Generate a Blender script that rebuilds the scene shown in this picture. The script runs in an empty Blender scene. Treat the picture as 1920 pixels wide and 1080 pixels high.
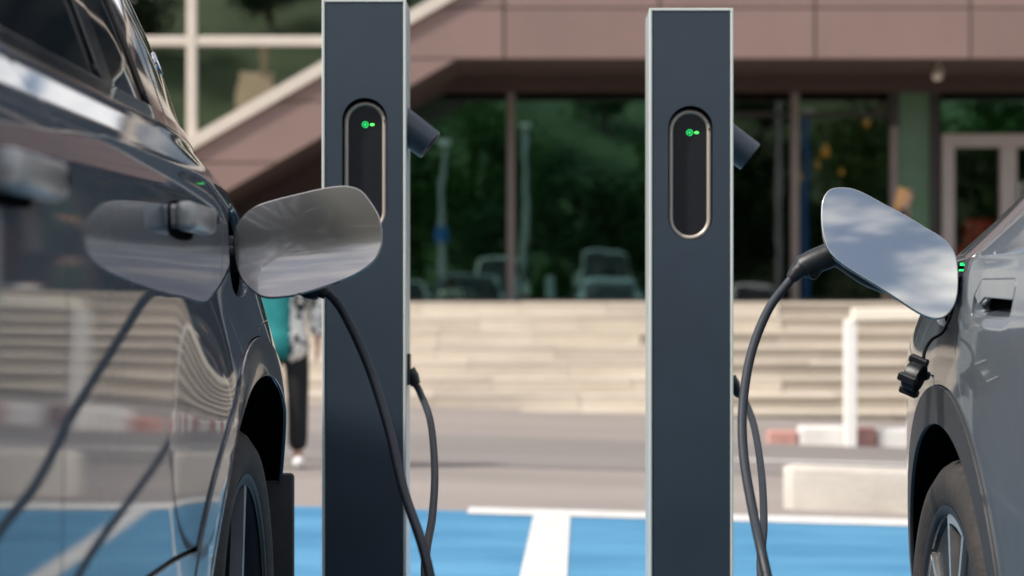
import bpy, bmesh, math, random
import numpy as np
from mathutils import Vector, Matrix
from mathutils.geometry import delaunay_2d_cdt

random.seed(7)
scene = bpy.context.scene
COL = scene.collection
R = math.radians

# ------------------------------------------------------------------ camera, sky, sun, exposure
cam_d = bpy.data.cameras.new('camera')
cam = bpy.data.objects.new('camera', cam_d); COL.objects.link(cam)
cam.location = (0, 0, 1.0)
cam.rotation_euler = (R(90), 0, 0)
cam_d.sensor_width = 36; cam_d.lens = 70
cam_d.shift_x = -40/1920; cam_d.shift_y = 35/1920
cam_d.clip_start = 0.02; cam_d.clip_end = 3000
cam_d.dof.use_dof = True
cam_d.dof.focus_distance = 3.85
cam_d.dof.aperture_fstop = 3.3
cam_d.dof.aperture_blades = 9
scene.camera = cam
scene.render.resolution_x = 1024; scene.render.resolution_y = 576

SUN_DIR = Vector((-0.61, -0.32, 0.74)).normalized()       # towards the sun
world = bpy.data.worlds.new('World'); scene.world = world; world.use_nodes = True
wn, wl = world.node_tree.nodes, world.node_tree.links
wn.clear()
sky = wn.new('ShaderNodeTexSky'); sky.sky_type = 'NISHITA'; sky.sun_disc = False
sky.sun_elevation = math.asin(SUN_DIR.z); sky.sun_rotation = math.atan2(SUN_DIR.x, SUN_DIR.y)
sky.air_density = 1.0; sky.dust_density = 3.0; sky.ozone_density = 1.0
tc = wn.new('ShaderNodeTexCoord')
sep = wn.new('ShaderNodeSeparateXYZ'); wl.new(tc.outputs['Generated'], sep.inputs[0])
addz = wn.new('ShaderNodeMath'); addz.operation = 'ADD'; addz.inputs[1].default_value = 0.18
mx = wn.new('ShaderNodeMath'); mx.operation = 'MAXIMUM'; mx.inputs[1].default_value = 0.0
wl.new(sep.outputs['Z'], mx.inputs[0]); wl.new(mx.outputs[0], addz.inputs[0])
dv = wn.new('ShaderNodeVectorMath'); dv.operation = 'DIVIDE'
cmb = wn.new('ShaderNodeCombineXYZ')
for k in range(3): wl.new(addz.outputs[0], cmb.inputs[k])
wl.new(tc.outputs['Generated'], dv.inputs[0]); wl.new(cmb.outputs[0], dv.inputs[1])
nz = wn.new('ShaderNodeTexNoise'); nz.inputs['Scale'].default_value = 6.0; nz.inputs['Detail'].default_value = 9
nz.inputs['Roughness'].default_value = 0.62; nz.inputs['Distortion'].default_value = 0.35
wl.new(dv.outputs[0], nz.inputs['Vector'])
rp = wn.new('ShaderNodeValToRGB'); rp.color_ramp.elements[0].position = 0.45; rp.color_ramp.elements[1].position = 0.60
wl.new(nz.outputs['Fac'], rp.inputs[0])
mixc = wn.new('ShaderNodeMix'); mixc.data_type = 'RGBA'
wl.new(rp.outputs['Color'], mixc.inputs['Factor'])
wl.new(sky.outputs[0], mixc.inputs['A']); mixc.inputs['B'].default_value = (9.6, 9.5, 9.5, 1)
bg = wn.new('ShaderNodeBackground'); bg.inputs['Strength'].default_value = 0.11
wl.new(mixc.outputs['Result'], bg.inputs['Color'])
wo = wn.new('ShaderNodeOutputWorld'); wl.new(bg.outputs[0], wo.inputs[0])

sun_d = bpy.data.lights.new('sun', 'SUN'); sun_d.energy = 3.2; sun_d.angle = R(4.0); sun_d.color = (1, 0.95, 0.87)
sun = bpy.data.objects.new('sun', sun_d); COL.objects.link(sun)
sun.rotation_euler = (-SUN_DIR).to_track_quat('-Z', 'Y').to_euler()
sun.location = (-20, -16, 34)

vs = scene.view_settings
vs.view_transform = 'Standard'; vs.look = 'None'; vs.exposure = 0.55; vs.gamma = 1; vs.use_curve_mapping = False
scene.cycles.max_bounces = 8; scene.cycles.glossy_bounces = 5; scene.cycles.transparent_max_bounces = 12
scene.cycles.caustics_reflective = False; scene.cycles.caustics_refractive = False
scene.cycles.sample_clamp_indirect = 6

FPX = 3733.0
def wx(px, Y): return (px-1000)/FPX*Y
def wz(py, Y): return 1.0+(575-py)/FPX*Y
def P(px, py, Y): return Vector((wx(px, Y), Y, wz(py, Y)))

# ------------------------------------------------------------------ materials
def mat(name, col, rough=0.5, metal=0.0, coat=0.0, coat_rough=0.03, var=0.0, vscale=5.0, bump=0.0, bscale=40.0,
        col2=None, emit=None, estr=0.0, spec=0.5, stretch=None, rvar=0.0, fleck=0.0):
    m = bpy.data.materials.new(name); m.use_nodes = True
    n, l = m.node_tree.nodes, m.node_tree.links
    b = n['Principled BSDF']
    b.inputs['Base Color'].default_value = (*col, 1)
    b.inputs['Roughness'].default_value = rough; b.inputs['Metallic'].default_value = metal
    b.inputs['Coat Weight'].default_value = coat; b.inputs['Coat Roughness'].default_value = coat_rough
    b.inputs['Specular IOR Level'].default_value = spec
    if emit: b.inputs['Emission Color'].default_value = (*emit, 1); b.inputs['Emission Strength'].default_value = estr
    t = n.new('ShaderNodeTexCoord'); vec = t.outputs['Object']
    if stretch:
        mp = n.new('ShaderNodeMapping'); mp.inputs['Scale'].default_value = stretch
        l.new(vec, mp.inputs[0]); vec = mp.outputs[0]
    if var > 0 or col2:
        nt = n.new('ShaderNodeTexNoise'); nt.inputs['Scale'].default_value = vscale; nt.inputs['Detail'].default_value = 7
        nt.inputs['Roughness'].default_value = 0.65
        l.new(vec, nt.inputs['Vector'])
        cr = n.new('ShaderNodeValToRGB'); l.new(nt.outputs['Fac'], cr.inputs[0])
        c2 = col2 if col2 else tuple(min(1, c*(1+var)) for c in col)
        c1 = tuple(c*(1-var) for c in col) if not col2 else col
        cr.color_ramp.elements[0].position = 0.32; cr.color_ramp.elements[1].position = 0.68
        cr.color_ramp.elements[0].color = (*c1, 1); cr.color_ramp.elements[1].color = (*c2, 1)
        l.new(cr.outputs[0], b.inputs['Base Color'])
        if rvar:
            mr = n.new('ShaderNodeMapRange'); mr.inputs['To Min'].default_value = rough-rvar; mr.inputs['To Max'].default_value = rough+rvar
            l.new(nt.outputs['Fac'], mr.inputs[0]); l.new(mr.outputs[0], b.inputs['Roughness'])
    if bump > 0:
        nb = n.new('ShaderNodeTexNoise'); nb.inputs['Scale'].default_value = bscale; nb.inputs['Detail'].default_value = 5
        l.new(vec, nb.inputs['Vector'])
        bm = n.new('ShaderNodeBump'); bm.inputs['Strength'].default_value = bump; bm.inputs['Distance'].default_value = 0.01
        l.new(nb.outputs['Fac'], bm.inputs['Height']); l.new(bm.outputs[0], b.inputs['Normal'])
    return m

def paint(name, col, metal=0.55, rough=0.38, dust=0.35, coat_ior=1.5, coat_w=1.0, spec=.5):
    """metallic car paint: flake colour under a clear coat, a little dust on top"""
    m = bpy.data.materials.new(name); m.use_nodes = True
    n, l = m.node_tree.nodes, m.node_tree.links
    b = n['Principled BSDF']
    t = n.new('ShaderNodeTexCoord')
    v = n.new('ShaderNodeTexVoronoi'); v.inputs['Scale'].default_value = 1500
    l.new(t.outputs['Object'], v.inputs['Vector'])
    mr = n.new('ShaderNodeMapRange'); mr.inputs['To Min'].default_value = 0.92; mr.inputs['To Max'].default_value = 1.08
    l.new(v.outputs['Color'], mr.inputs[0])
    mc = n.new('ShaderNodeMix'); mc.data_type = 'RGBA'; mc.blend_type = 'MULTIPLY'; mc.inputs['Factor'].default_value = 1
    mc.inputs['A'].default_value = (*col, 1); l.new(mr.outputs[0], mc.inputs['B'])
    d = n.new('ShaderNodeTexNoise'); d.inputs['Scale'].default_value = 22; d.inputs['Detail'].default_value = 14; d.inputs['Roughness'].default_value = .8
    l.new(t.outputs['Object'], d.inputs['Vector'])
    dr = n.new('ShaderNodeMapRange'); dr.inputs['From Min'].default_value = .45; dr.inputs['From Max'].default_value = .8
    dr.inputs['To Min'].default_value = 0; dr.inputs['To Max'].default_value = dust
    l.new(d.outputs['Fac'], dr.inputs[0])
    mc2 = n.new('ShaderNodeMix'); mc2.data_type = 'RGBA'; l.new(dr.outputs[0], mc2.inputs['Factor'])
    l.new(mc.outputs['Result'], mc2.inputs['A']); mc2.inputs['B'].default_value = (.30, .27, .24, 1)
    l.new(mc2.outputs['Result'], b.inputs['Base Color'])
    b.inputs['Metallic'].default_value = metal; b.inputs['Roughness'].default_value = rough; b.inputs['Specular IOR Level'].default_value = spec
    b.inputs['Coat Weight'].default_value = coat_w; b.inputs['Coat IOR'].default_value = coat_ior
    cr = n.new('ShaderNodeMapRange'); cr.inputs['To Min'].default_value = .0; cr.inputs['To Max'].default_value = .022
    l.new(d.outputs['Fac'], cr.inputs[0]); l.new(cr.outputs[0], b.inputs['Coat Roughness'])
    nb = n.new('ShaderNodeTexNoise'); nb.inputs['Scale'].default_value = 900; nb.inputs['Detail'].default_value = 2
    l.new(t.outputs['Object'], nb.inputs['Vector'])
    bm = n.new('ShaderNodeBump'); bm.inputs['Strength'].default_value = .006; bm.inputs['Distance'].default_value = .001
    l.new(nb.outputs['Fac'], bm.inputs['Height']); l.new(bm.outputs[0], b.inputs['Coat Normal'])
    return m

def pane_mat(name, refl, tint, rough=0.0, rcol=(1, 1, 1)):
    m = bpy.data.materials.new(name); m.use_nodes = True
    n, l = m.node_tree.nodes, m.node_tree.links; n.clear()
    o = n.new('ShaderNodeOutputMaterial'); mixs = n.new('ShaderNodeMixShader')
    tr = n.new('ShaderNodeBsdfTransparent'); tr.inputs[0].default_value = (*tint, 1)
    gl = n.new('ShaderNodeBsdfGlossy'); gl.inputs['Color'].default_value = (*rcol, 1); gl.inputs['Roughness'].default_value = rough
    t = n.new('ShaderNodeTexCoord'); nb = n.new('ShaderNodeTexNoise'); nb.inputs['Scale'].default_value = 1.1
    l.new(t.outputs['Object'], nb.inputs['Vector'])
    bm = n.new('ShaderNodeBump'); bm.inputs['Strength'].default_value = .06; bm.inputs['Distance'].default_value = .02
    l.new(nb.outputs['Fac'], bm.inputs['Height']); l.new(bm.outputs[0], gl.inputs['Normal'])
    fr = n.new('ShaderNodeFresnel'); fr.inputs['IOR'].default_value = 1.5
    ad = n.new('ShaderNodeMath'); ad.operation = 'ADD'; ad.use_clamp = True; ad.inputs[1].default_value = refl
    l.new(fr.outputs[0], ad.inputs[0]); l.new(ad.outputs[0], mixs.inputs[0])
    l.new(tr.outputs[0], mixs.inputs[1]); l.new(gl.outputs[0], mixs.inputs[2]); l.new(mixs.outputs[0], o.inputs[0])
    return m

def print_mat(name):
    m = mat(name, (.78, .75, .68), .8)
    n, l = m.node_tree.nodes, m.node_tree.links
    t = n.new('ShaderNodeTexCoord'); nt = n.new('ShaderNodeTexNoise'); nt.inputs['Scale'].default_value = 16; nt.inputs['Detail'].default_value = 3
    nt.inputs['Distortion'].default_value = 1.2
    l.new(t.outputs['Object'], nt.inputs['Vector'])
    cr = n.new('ShaderNodeValToRGB'); cr.color_ramp.interpolation = 'CONSTANT'
    cr.color_ramp.elements[0].color = (.78, .75, .68, 1); cr.color_ramp.elements[1].position = .52; cr.color_ramp.elements[1].color = (.012, .012, .014, 1)
    l.new(nt.outputs['Fac'], cr.inputs[0]); l.new(cr.outputs[0], n['Principled BSDF'].inputs['Base Color'])
    return m

def leaf_mat(name, c1, c2):
    m = mat(name, c1, .9, col2=c2, vscale=.9, spec=.1)
    return m

M = {}
M['asphalt'] = mat('asphalt', (.262, .228, .208), .9, var=.16, vscale=.55, bump=.5, bscale=160, stretch=(.35, 1.3, 1))
M['asphalt_dark'] = mat('asphalt_dark', (.20, .178, .166), .9, var=.14, vscale=.6, bump=.5, bscale=160, stretch=(.3, 1.2, 1))
M['blue_paint'] = mat('blue_paint', (.034, .175, .325), .66, col2=(.085, .275, .445), vscale=1.3, bump=.35, bscale=170, stretch=(.6, 1.6, 1))
M['white_paint'] = mat('white_paint', (.52, .50, .47), .7, col2=(.68, .67, .65), vscale=7, bump=.35, bscale=170)
M['stone'] = [mat('stone_a', (.48, .415, .335), .85, col2=(.61, .545, .455), vscale=2.2, bump=.5, bscale=25, stretch=(.6, 1, 1.8)),
              mat('stone_b', (.43, .375, .31), .85, col2=(.545, .485, .41), vscale=2.6, bump=.5, bscale=25, stretch=(.6, 1, 1.8)),
              mat('stone_c', (.52, .455, .375), .85, col2=(.64, .575, .49), vscale=1.9, bump=.5, bscale=25, stretch=(.6, 1, 1.8))]
M['stone_worn_shaded'] = [mat('worn_shaded_stone_%s' % q, tuple(v*f for v in (.40, .345, .285)), .88, col2=tuple(v*f for v in (.50, .44, .37)), vscale=1.7, bump=.5, bscale=25, stretch=(.5, 1, 2.2)) for q, f in (('a', 1.0), ('b', .9), ('c', .82))]  # greyer weathered stone, darkened further to carry the half-shade on the right
M['fascia'] = [mat('fascia_a', (.218, .143, .127), .6, var=.06, vscale=1.0), mat('fascia_b', (.208, .136, .121), .6, var=.06, vscale=1.0),
               mat('fascia_c', (.230, .151, .134), .6, var=.06, vscale=1.0)]
M['joint'] = mat('joint', (.12, .09, .08), .9, var=.1)
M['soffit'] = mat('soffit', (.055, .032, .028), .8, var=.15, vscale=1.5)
M['trim_cream'] = mat('trim_cream', (.60, .53, .46), .5, var=.05)
M['mullion'] = mat('mullion', (.24, .20, .185), .45, metal=.2, var=.06)
M['mullion_dark'] = mat('mullion_dark', (.035, .028, .026), .5, var=.1)
M['door_frame'] = mat('door_frame', (.40, .35, .33), .45, var=.05)
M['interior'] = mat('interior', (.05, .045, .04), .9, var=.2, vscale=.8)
M['pane'] = pane_mat('facade_glass', .38, (.16, .20, .18), rcol=(.40, .66, .56))
M['pane_clear'] = pane_mat('clear_facade_glass', .10, (.40, .42, .38), rcol=(.9, .95, .9))
M['pane_upper'] = pane_mat('upper_glass', .42, (.08, .08, .08), rcol=(.78, .76, .74))
M['pane_door'] = pane_mat('door_glass', .03, (.80, .80, .78), rcol=(.8, .85, .8))
M['pane_storey'] = pane_mat('storey_glass', .02, (.05, .05, .05), rcol=(.5, .55, .55))
M['lit_grass_green'] = mat('lit_grass_green', (.11, .20, .12), .25, var=.2, vscale=.7)  # green of lit grass painted onto ordinary glass
M['navy'] = mat('charger_navy', (.022, .036, .052), .42, coat=.5, coat_rough=.36, var=.14, vscale=3, rvar=.10, bump=.02, bscale=300)
M['alu'] = mat('charger_aluminium', (.62, .66, .65), .38, metal=.75, var=.05, vscale=6)
M['alu_edge'] = mat('charger_edge', (.60, .64, .60), .4, metal=.15, var=.03)
M['bezel'] = mat('charger_bezel', (.50, .44, .38), .4, metal=.4, var=.05)
M['screen'] = mat('charger_screen', (.012, .012, .015), .3, coat=.3, coat_rough=.15, var=.1)
M['black_matte'] = mat('black_matte', (.004, .004, .004), .9, var=.2, spec=.02)
M['led'] = mat('green_led', (.01, .2, .05), .4, emit=(.02, .85, .18), estr=1.1)
M['led_bright'] = mat('green_led_bright', (.01, .3, .05), .4, emit=(.10, 1.0, .12), estr=1.7)
M['port_led'] = mat('port_led', (.02, .4, .1), .4, emit=(.015, .9, .16), estr=1.5)
M['cable'] = mat('cable_rubber', (.017, .022, .029), .48, var=.18, vscale=30, bump=.1, bscale=200)
M['plug'] = mat('plug_plastic', (.006, .007, .009), .40, var=.15, vscale=30, bump=.1, bscale=500)
M['gloss_black'] = mat('gloss_black', (.004, .004, .005), .12, coat=1, coat_rough=.02, var=.1)
M['tint'] = mat('tinted_glass', (.004, .005, .006), .03, spec=.8, var=.1)
M['rubber'] = mat('seal_rubber', (.008, .008, .009), .7, var=.1)
M['cladding'] = mat('cladding', (.032, .033, .036), .5, var=.12, vscale=20, bump=.08, bscale=700, spec=.35)
M['clad_gloss'] = mat('clad_gloss', (.035, .040, .048), .25, coat=.8, coat_rough=.05, var=.12, vscale=9)
M['tyre'] = mat('tyre_rubber', (.020, .018, .017), .72, col2=(.040, .034, .030), vscale=14, bump=.25, bscale=120)
M['rim_dark'] = mat('rim_dark', (.030, .032, .037), .5, metal=.15, var=.1, vscale=8, spec=.3)
M['rim_silver'] = mat('rim_silver', (.62, .61, .59), .28, metal=.9, var=.06, vscale=10)
M['rim_grey'] = mat('rim_grey', (.26, .27, .29), .4, metal=.6, var=.06, vscale=10)
M['handle_grey'] = mat('handle_grey', (.40, .385, .365), .30, metal=.35, coat=.3, coat_rough=.15, var=.06, vscale=10)
M['chrome'] = mat('chrome', (.75, .75, .76), .08, metal=1, var=.02)
M['red_lens'] = mat('red_lens', (.30, .006, .008), .15, coat=1, var=.1)
M['clear_lens'] = mat('clear_lens', (.55, .57, .60), .15, coat=1, var=.05)
M['plate'] = mat('number_plate', (.62, .50, .06), .5, var=.04)
M['concrete'] = mat('concrete', (.42, .38, .33), .9, col2=(.56, .51, .45), vscale=3, bump=.5, bscale=40)
M['kerb_red'] = mat('kerb_red', (.42, .19, .16), .8, col2=(.54, .31, .27), vscale=6, bump=.4, bscale=60)
M['kerb_white'] = mat('kerb_white', (.68, .65, .61), .8, col2=(.80, .78, .75), vscale=6, bump=.4, bscale=60)
M['rail_white'] = mat('rail_white', (.86, .85, .81), .45, var=.04, vscale=3)
M['rail_cream'] = mat('rail_cream', (.88, .80, .66), .5, var=.05, vscale=3)
M['skin'] = mat('skin', (.50, .29, .21), .6, var=.06, vscale=12)
M['teal'] = mat('teal_knit', (.006, .17, .175), .85, var=.2, vscale=7, bump=.4, bscale=180)
M['print'] = print_mat('floral_print')
M['black_cloth'] = mat('black_cloth', (.010, .010, .012), .9, var=.3, vscale=8)
M['white_shoe'] = mat('white_shoe', (.70, .68, .66), .6, var=.05)
M['dark_hair'] = mat('dark_hair', (.022, .014, .010), .5, var=.3, vscale=30)
M['blond_hair'] = mat('blond_hair', (.52, .27, .10), .45, col2=(.66, .40, .17), vscale=14, stretch=(3, 3, .5))
M['bark'] = mat('bark', (.10, .075, .055), .9, var=.3, vscale=8, bump=.8, bscale=30)
M['leaf'] = [leaf_mat('leaf_dark', (.012, .032, .012), (.032, .070, .022)), leaf_mat('leaf_mid', (.024, .062, .016), (.055, .11, .028)),
             leaf_mat('leaf_deep', (.011, .034, .015), (.026, .062, .024))]
M['lawn'] = mat('lawn', (.036, .070, .026), .95, col2=(.07, .115, .042), vscale=.5, bump=.8, bscale=60)
M['pole_grey'] = mat('pole_grey', (.42, .42, .44), .4, metal=.5, var=.05)
M['pole_blue'] = mat('pole_blue', (.02, .14, .42), .5, var=.05)
M['house_wall'] = mat('house_wall', (.76, .60, .37), .85, var=.08, vscale=1)
M['house_roof'] = mat('house_roof', (.33, .13, .08), .8, var=.2, vscale=6)
M['window_dark'] = mat('window_dark', (.02, .025, .03), .1, var=.1)
M['sofa_red'] = mat('sofa_red', (.62, .03, .03), .7, var=.15)
M['lamp_glow'] = mat('lamp_glow', (.8, .4, .1), .5, emit=(1, .45, .10), estr=.55)
M['blind'] = mat('blind', (.22, .27, .33), .7, var=.1)
M['display'] = mat('display_case', (.30, .36, .33), .4, var=.25, vscale=1.5)

# ------------------------------------------------------------------ mesh helpers
class MB:
    def __init__(s): s.v = []; s.f = []; s.m = []; s.cm = 0
    def add(s, vs, fs):
        b = len(s.v); s.v += [Vector(p) for p in vs]
        for f in fs: s.f.append([b+i for i in f]); s.m.append(s.cm)
        return s
    def box(s, x0, x1, y0, y1, z0, z1, bev=0.0, seg=1, rot=None, jit=0):
        bm = bmesh.new()
        pts = [(x, y, z) for x in (x0, x1) for y in (y0, y1) for z in (z0, z1)]
        vv = [bm.verts.new(p) for p in pts]
        for q in ((0, 1, 3, 2), (4, 6, 7, 5), (0, 4, 5, 1), (2, 3, 7, 6), (0, 2, 6, 4), (1, 5, 7, 3)):
            bm.faces.new([vv[i] for i in q])
        if bev > 0: bmesh.ops.bevel(bm, geom=list(bm.edges), offset=bev, segments=seg, affect='EDGES', profile=.5)
        bm.verts.index_update()
        pts = [v.co.copy() for v in bm.verts]
        if jit: pts = [p+Vector((random.uniform(-jit, jit), random.uniform(-jit, jit), random.uniform(-jit, jit))) for p in pts]
        if rot: pts = [rot @ p for p in pts]
        s.add(pts, [[v.index for v in f.verts] for f in bm.faces]); bm.free(); return s
    def tube(s, path, rad, n=12, cap=True, flat=None):
        path = [Vector(p) for p in path]; k = len(path)
        rads = rad if isinstance(rad, (list, tuple)) else [rad]*k
        T = [(path[min(i+1, k-1)]-path[max(i-1, 0)]).normalized() for i in range(k)]
        up = Vector((0, 0, 1)) if abs(T[0].z) < .95 else Vector((0, 1, 0))
        u = T[0].cross(up).normalized(); vs, fs = [], []
        for i in range(k):
            u = (u-T[i]*u.dot(T[i])).normalized(); w = T[i].cross(u)
            for j in range(n):
                t = 2*math.pi*j/n
                vs.append(path[i]+(u*math.cos(t)+w*math.sin(t))*rads[i])
        for i in range(k-1):
            for j in range(n):
                fs.append((i*n+j, i*n+(j+1) % n, (i+1)*n+(j+1) % n, (i+1)*n+j))
        if cap: fs.append(list(range(n))[::-1]); fs.append([(k-1)*n+j for j in range(n)])
        return s.add(vs, fs)
    def lathe(s, prof, n=48, axis='x', cen=(0, 0, 0), close=False, rfun=None):
        """prof: (t, r) along the axis"""
        vs, fs = [], []; k = len(prof); c = Vector(cen)
        for j in range(n):
            a = 2*math.pi*j/n; ca, sa = math.cos(a), math.sin(a)
            for i, (t, r) in enumerate(prof):
                if rfun: r = rfun(j, i, r)
                p = (t, r*ca, r*sa) if axis == 'x' else ((r*ca, t, r*sa) if axis == 'y' else (r*ca, r*sa, t))
                vs.append(c+Vector(p))
        for j in range(n):
            for i in range(k if close else k-1):
                i2 = (i+1) % k
                fs.append((j*k+i, j*k+i2, ((j+1) % n)*k+i2, ((j+1) % n)*k+i))
        return s.add(vs, fs)
    def prism(s, poly, y0, y1):
        """polygon in x,z pushed from y0 to y1"""
        n = len(poly); vs = [(x, y0, z) for x, z in poly]+[(x, y1, z) for x, z in poly]
        fs = [list(range(n)), list(range(2*n-1, n-1, -1))]+[(i, i+n, (i+1) % n+n, (i+1) % n) for i in range(n)]
        return s.add(vs, fs)
    def grid(s, pts):
        """pts[i][j]"""
        a, b = len(pts), len(pts[0])
        return s.add([p for r in pts for p in r], [(i*b+j, i*b+j+1, (i+1)*b+j+1, (i+1)*b+j) for i in range(a-1) for j in range(b-1)])

def wloc(o):
    v = Vector((0, 0, 0))
    while o is not None: v += o.location; o = o.parent
    return v

def obj(name, mb, m, parent=None, loc=None, smooth=False, angle=40, normals=None, recalc=True):
    """world-space vertices become one object, parented without moving"""
    base = wloc(parent)
    l = Vector(loc)-base if loc is not None else Vector((0, 0, 0))
    off = base+l
    me = bpy.data.meshes.new(name)
    me.from_pydata([tuple(v-off) for v in mb.v], [], mb.f)
    ms = m if isinstance(m, (list, tuple)) else [m]
    for q in ms: me.materials.append(q)
    if len(ms) > 1: me.polygons.foreach_set('material_index', mb.m)
    if recalc and normals is None:
        bm = bmesh.new(); bm.from_mesh(me); bmesh.ops.recalc_face_normals(bm, faces=bm.faces); bm.to_mesh(me); bm.free()
    if smooth or normals is not None:
        me.polygons.foreach_set('use_smooth', [True]*len(me.polygons))
        if normals is None and angle < 180:
            me.set_sharp_from_angle(angle=R(angle))
    me.update()
    if normals is not None: me.normals_split_custom_set_from_vertices([tuple(n) for n in normals])
    o = bpy.data.objects.new(name, me); COL.objects.link(o); o.location = l; o.parent = parent
    return o
def thing(name, label, cat, loc, group=None):
    o = bpy.data.objects.new(name, None); COL.objects.link(o); o.location = loc; o.empty_display_size = .1
    o['label'] = label; o['category'] = cat
    if group: o['group'] = group
    return o
def tag(o, label, cat, group=None):
    o['label'] = label; o['category'] = cat
    if group: o['group'] = group
    return o
def struct(o): o['kind'] = 'structure'; return o
def copy_tree(o, parent=None, swap=None):
    c = o.copy(); COL.objects.link(c); c.parent = parent
    if swap and c.type == 'MESH' and any(s in swap for s in c.data.materials):
        c.data = c.data.copy()
        for i, s in enumerate(c.data.materials):
            if s in swap: c.data.materials[i] = swap[s]
    for ch in list(o.children): copy_tree(ch, c, swap)
    return c

def spline(pts, n=12):
    pts = [Vector(p) for p in pts]; out = []
    q = [pts[0]*2-pts[1]]+pts+[pts[-1]*2-pts[-2]]
    for i in range(1, len(q)-2):
        for k in range(n):
            t = k/n; a, b, c, d = q[i-1], q[i], q[i+1], q[i+2]
            out.append(.5*((2*b)+(c-a)*t+(2*a-5*b+4*c-d)*t*t+(3*b-a-3*c+d)*t**3))
    out.append(pts[-1]); return out

def sstep(a, b, x):
    t = min(1, max(0, (x-a)/(b-a))); return t*t*(3-2*t)

# ---- 2D polygon tools
def area2(p): return .5*sum(p[i][0]*p[(i+1) % len(p)][1]-p[(i+1) % len(p)][0]*p[i][1] for i in range(len(p)))
def densify(p, d):
    out = []
    for i in range(len(p)):
        a, b = p[i], p[(i+1) % len(p)]; L = math.hypot(b[0]-a[0], b[1]-a[1]); k = max(1, int(math.ceil(L/d)))
        out += [(a[0]+(b[0]-a[0])*t/k, a[1]+(b[1]-a[1])*t/k) for t in range(k)]
    return out
def ccw(p): return list(p) if area2(p) > 0 else list(p)[::-1]
def inset(p, d):
    p = ccw(p); n = len(p); out = []
    for i in range(n):
        a, b, c = p[i-1], p[i], p[(i+1) % n]
        e1 = Vector((b[0]-a[0], b[1]-a[1])); e2 = Vector((c[0]-b[0], c[1]-b[1]))
        if e1.length < 1e-9 or e2.length < 1e-9: out.append(b); continue
        n1 = Vector((-e1.y, e1.x)).normalized(); n2 = Vector((-e2.y, e2.x)).normalized()
        m = n1+n2
        if m.length < 1e-6: m = n1.copy()
        m.normalize(); k = d/max(.4, m.dot(n1))
        out.append((b[0]+m.x*k, b[1]+m.y*k))
    return out
def round_poly(p, r, seg=5):
    p = ccw(p); n = len(p); out = []
    for i in range(n):
        rr = r[i] if isinstance(r, (list, tuple)) else r
        a, b, c = Vector(p[i-1]), Vector(p[i]), Vector(p[(i+1) % n])
        if rr <= 0: out.append(tuple(b)); continue
        d1, d2 = (a-b), (c-b); q = min(rr, d1.length*.48, d2.length*.48)
        s, e = b+d1.normalized()*q, b+d2.normalized()*q
        for k in range(seg+1):
            t = k/seg; w = (s*(1-t)**2+b*2*t*(1-t)+e*t*t); out.append((w.x, w.y))
    return out
def smooth_closed(pts, n=6):
    k = len(pts); out = []
    P_ = [Vector(p) for p in pts]
    for i in range(k):
        a, b, c, d = P_[i-1], P_[i], P_[(i+1) % k], P_[(i+2) % k]
        for j in range(n):
            t = j/n; w = .5*((2*b)+(c-a)*t+(2*a-5*b+4*c-d)*t*t+(3*b-a-3*c+d)*t**3); out.append((w.x, w.y))
    return out
def inpoly(x, y, p):
    c = False; j = len(p)-1
    for i in range(len(p)):
        xi, yi = p[i]; xj, yj = p[j]
        if (yi > y) != (yj > y) and x < (xj-xi)*(y-yi)/(yj-yi)+xi: c = not c
        j = i
    return c
def triangulate(poly, holes=(), cell=.03, zrows=None):
    pts, edges = [], []
    for lp in [poly]+list(holes):
        b = len(pts); pts += lp; edges += [(b+i, b+(i+1) % len(lp)) for i in range(len(lp))]
    xs = [p[0] for p in poly]; zs = [p[1] for p in poly]
    nx = int((max(xs)-min(xs))/cell)+1
    rows = [min(zs)+cell*k for k in range(1, int((max(zs)-min(zs))/cell)+1)] if zrows is None else [z for z in zrows if min(zs) < z < max(zs)]
    for z in rows:
        for i in range(1, nx):
            x = min(xs)+i*cell+(random.random()-.5)*cell*.05
            if inpoly(x, z, poly) and not any(inpoly(x, z, h) for h in holes): pts.append((x, z))
    vs, es, fs, *_ = delaunay_2d_cdt([Vector(p) for p in pts], edges, [], 0, 1e-6)
    V = [(v.x, v.y) for v in vs]; F = []
    for f in fs:
        cx = sum(V[i][0] for i in f)/len(f); cz = sum(V[i][1] for i in f)/len(f)
        if inpoly(cx, cz, poly) and not any(inpoly(cx, cz, h) for h in holes): F.append(list(f))
    return V, F

# ------------------------------------------------------------------ ground
def g(x, y):
    """height of the ground: the street falls gently to the right beyond the parking bays"""
    xc = max(-9, min(9, x))
    return -0.028*xc*sstep(5.0, 8.8, y)*(1-sstep(60, 90, y))
def sheet(name, poly, m, lift, cell=.5):
    V, F = triangulate(densify(ccw(poly), cell), (), cell)
    mb = MB(); mb.add([(x, y, g(x, y)+lift) for x, y in V], F)
    return obj(name, mb, m, recalc=True)
def rect(x0, x1, y0, y1): return [(x0, y0), (x1, y0), (x1, y1), (x0, y1)]
def wide_ground():
    xs = [-400, -150, -60, -25, -12, -9]+[-9+.75*i for i in range(1, 24)]+[9, 12, 25, 60, 150, 400]
    ys = [-500, -220, -120, -60, -25, -10, 0, 3, 5]+[5+.4*i for i in range(1, 11)]+[10, 12, 14, 16, 18, 20, 24, 30, 60, 75, 90, 150, 400]
    mb = MB(); mb.grid([[(x, y, g(x, y)) for y in ys] for x in sorted(set(xs))])
    o = obj('ground', mb, M['asphalt']); struct(o)
wide_ground()
struct(sheet('parking_bay_paint', rect(-5.2, 6.3, -.4, 9.62), M['blue_paint'], .004))
struct(sheet('road', rect(-12, 14, 12.35, 15.2), M['asphalt_dark'], .004))
def line(name, pts, lift=.008): return struct(sheet(name, pts, M['white_paint'], lift, .3))
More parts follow.
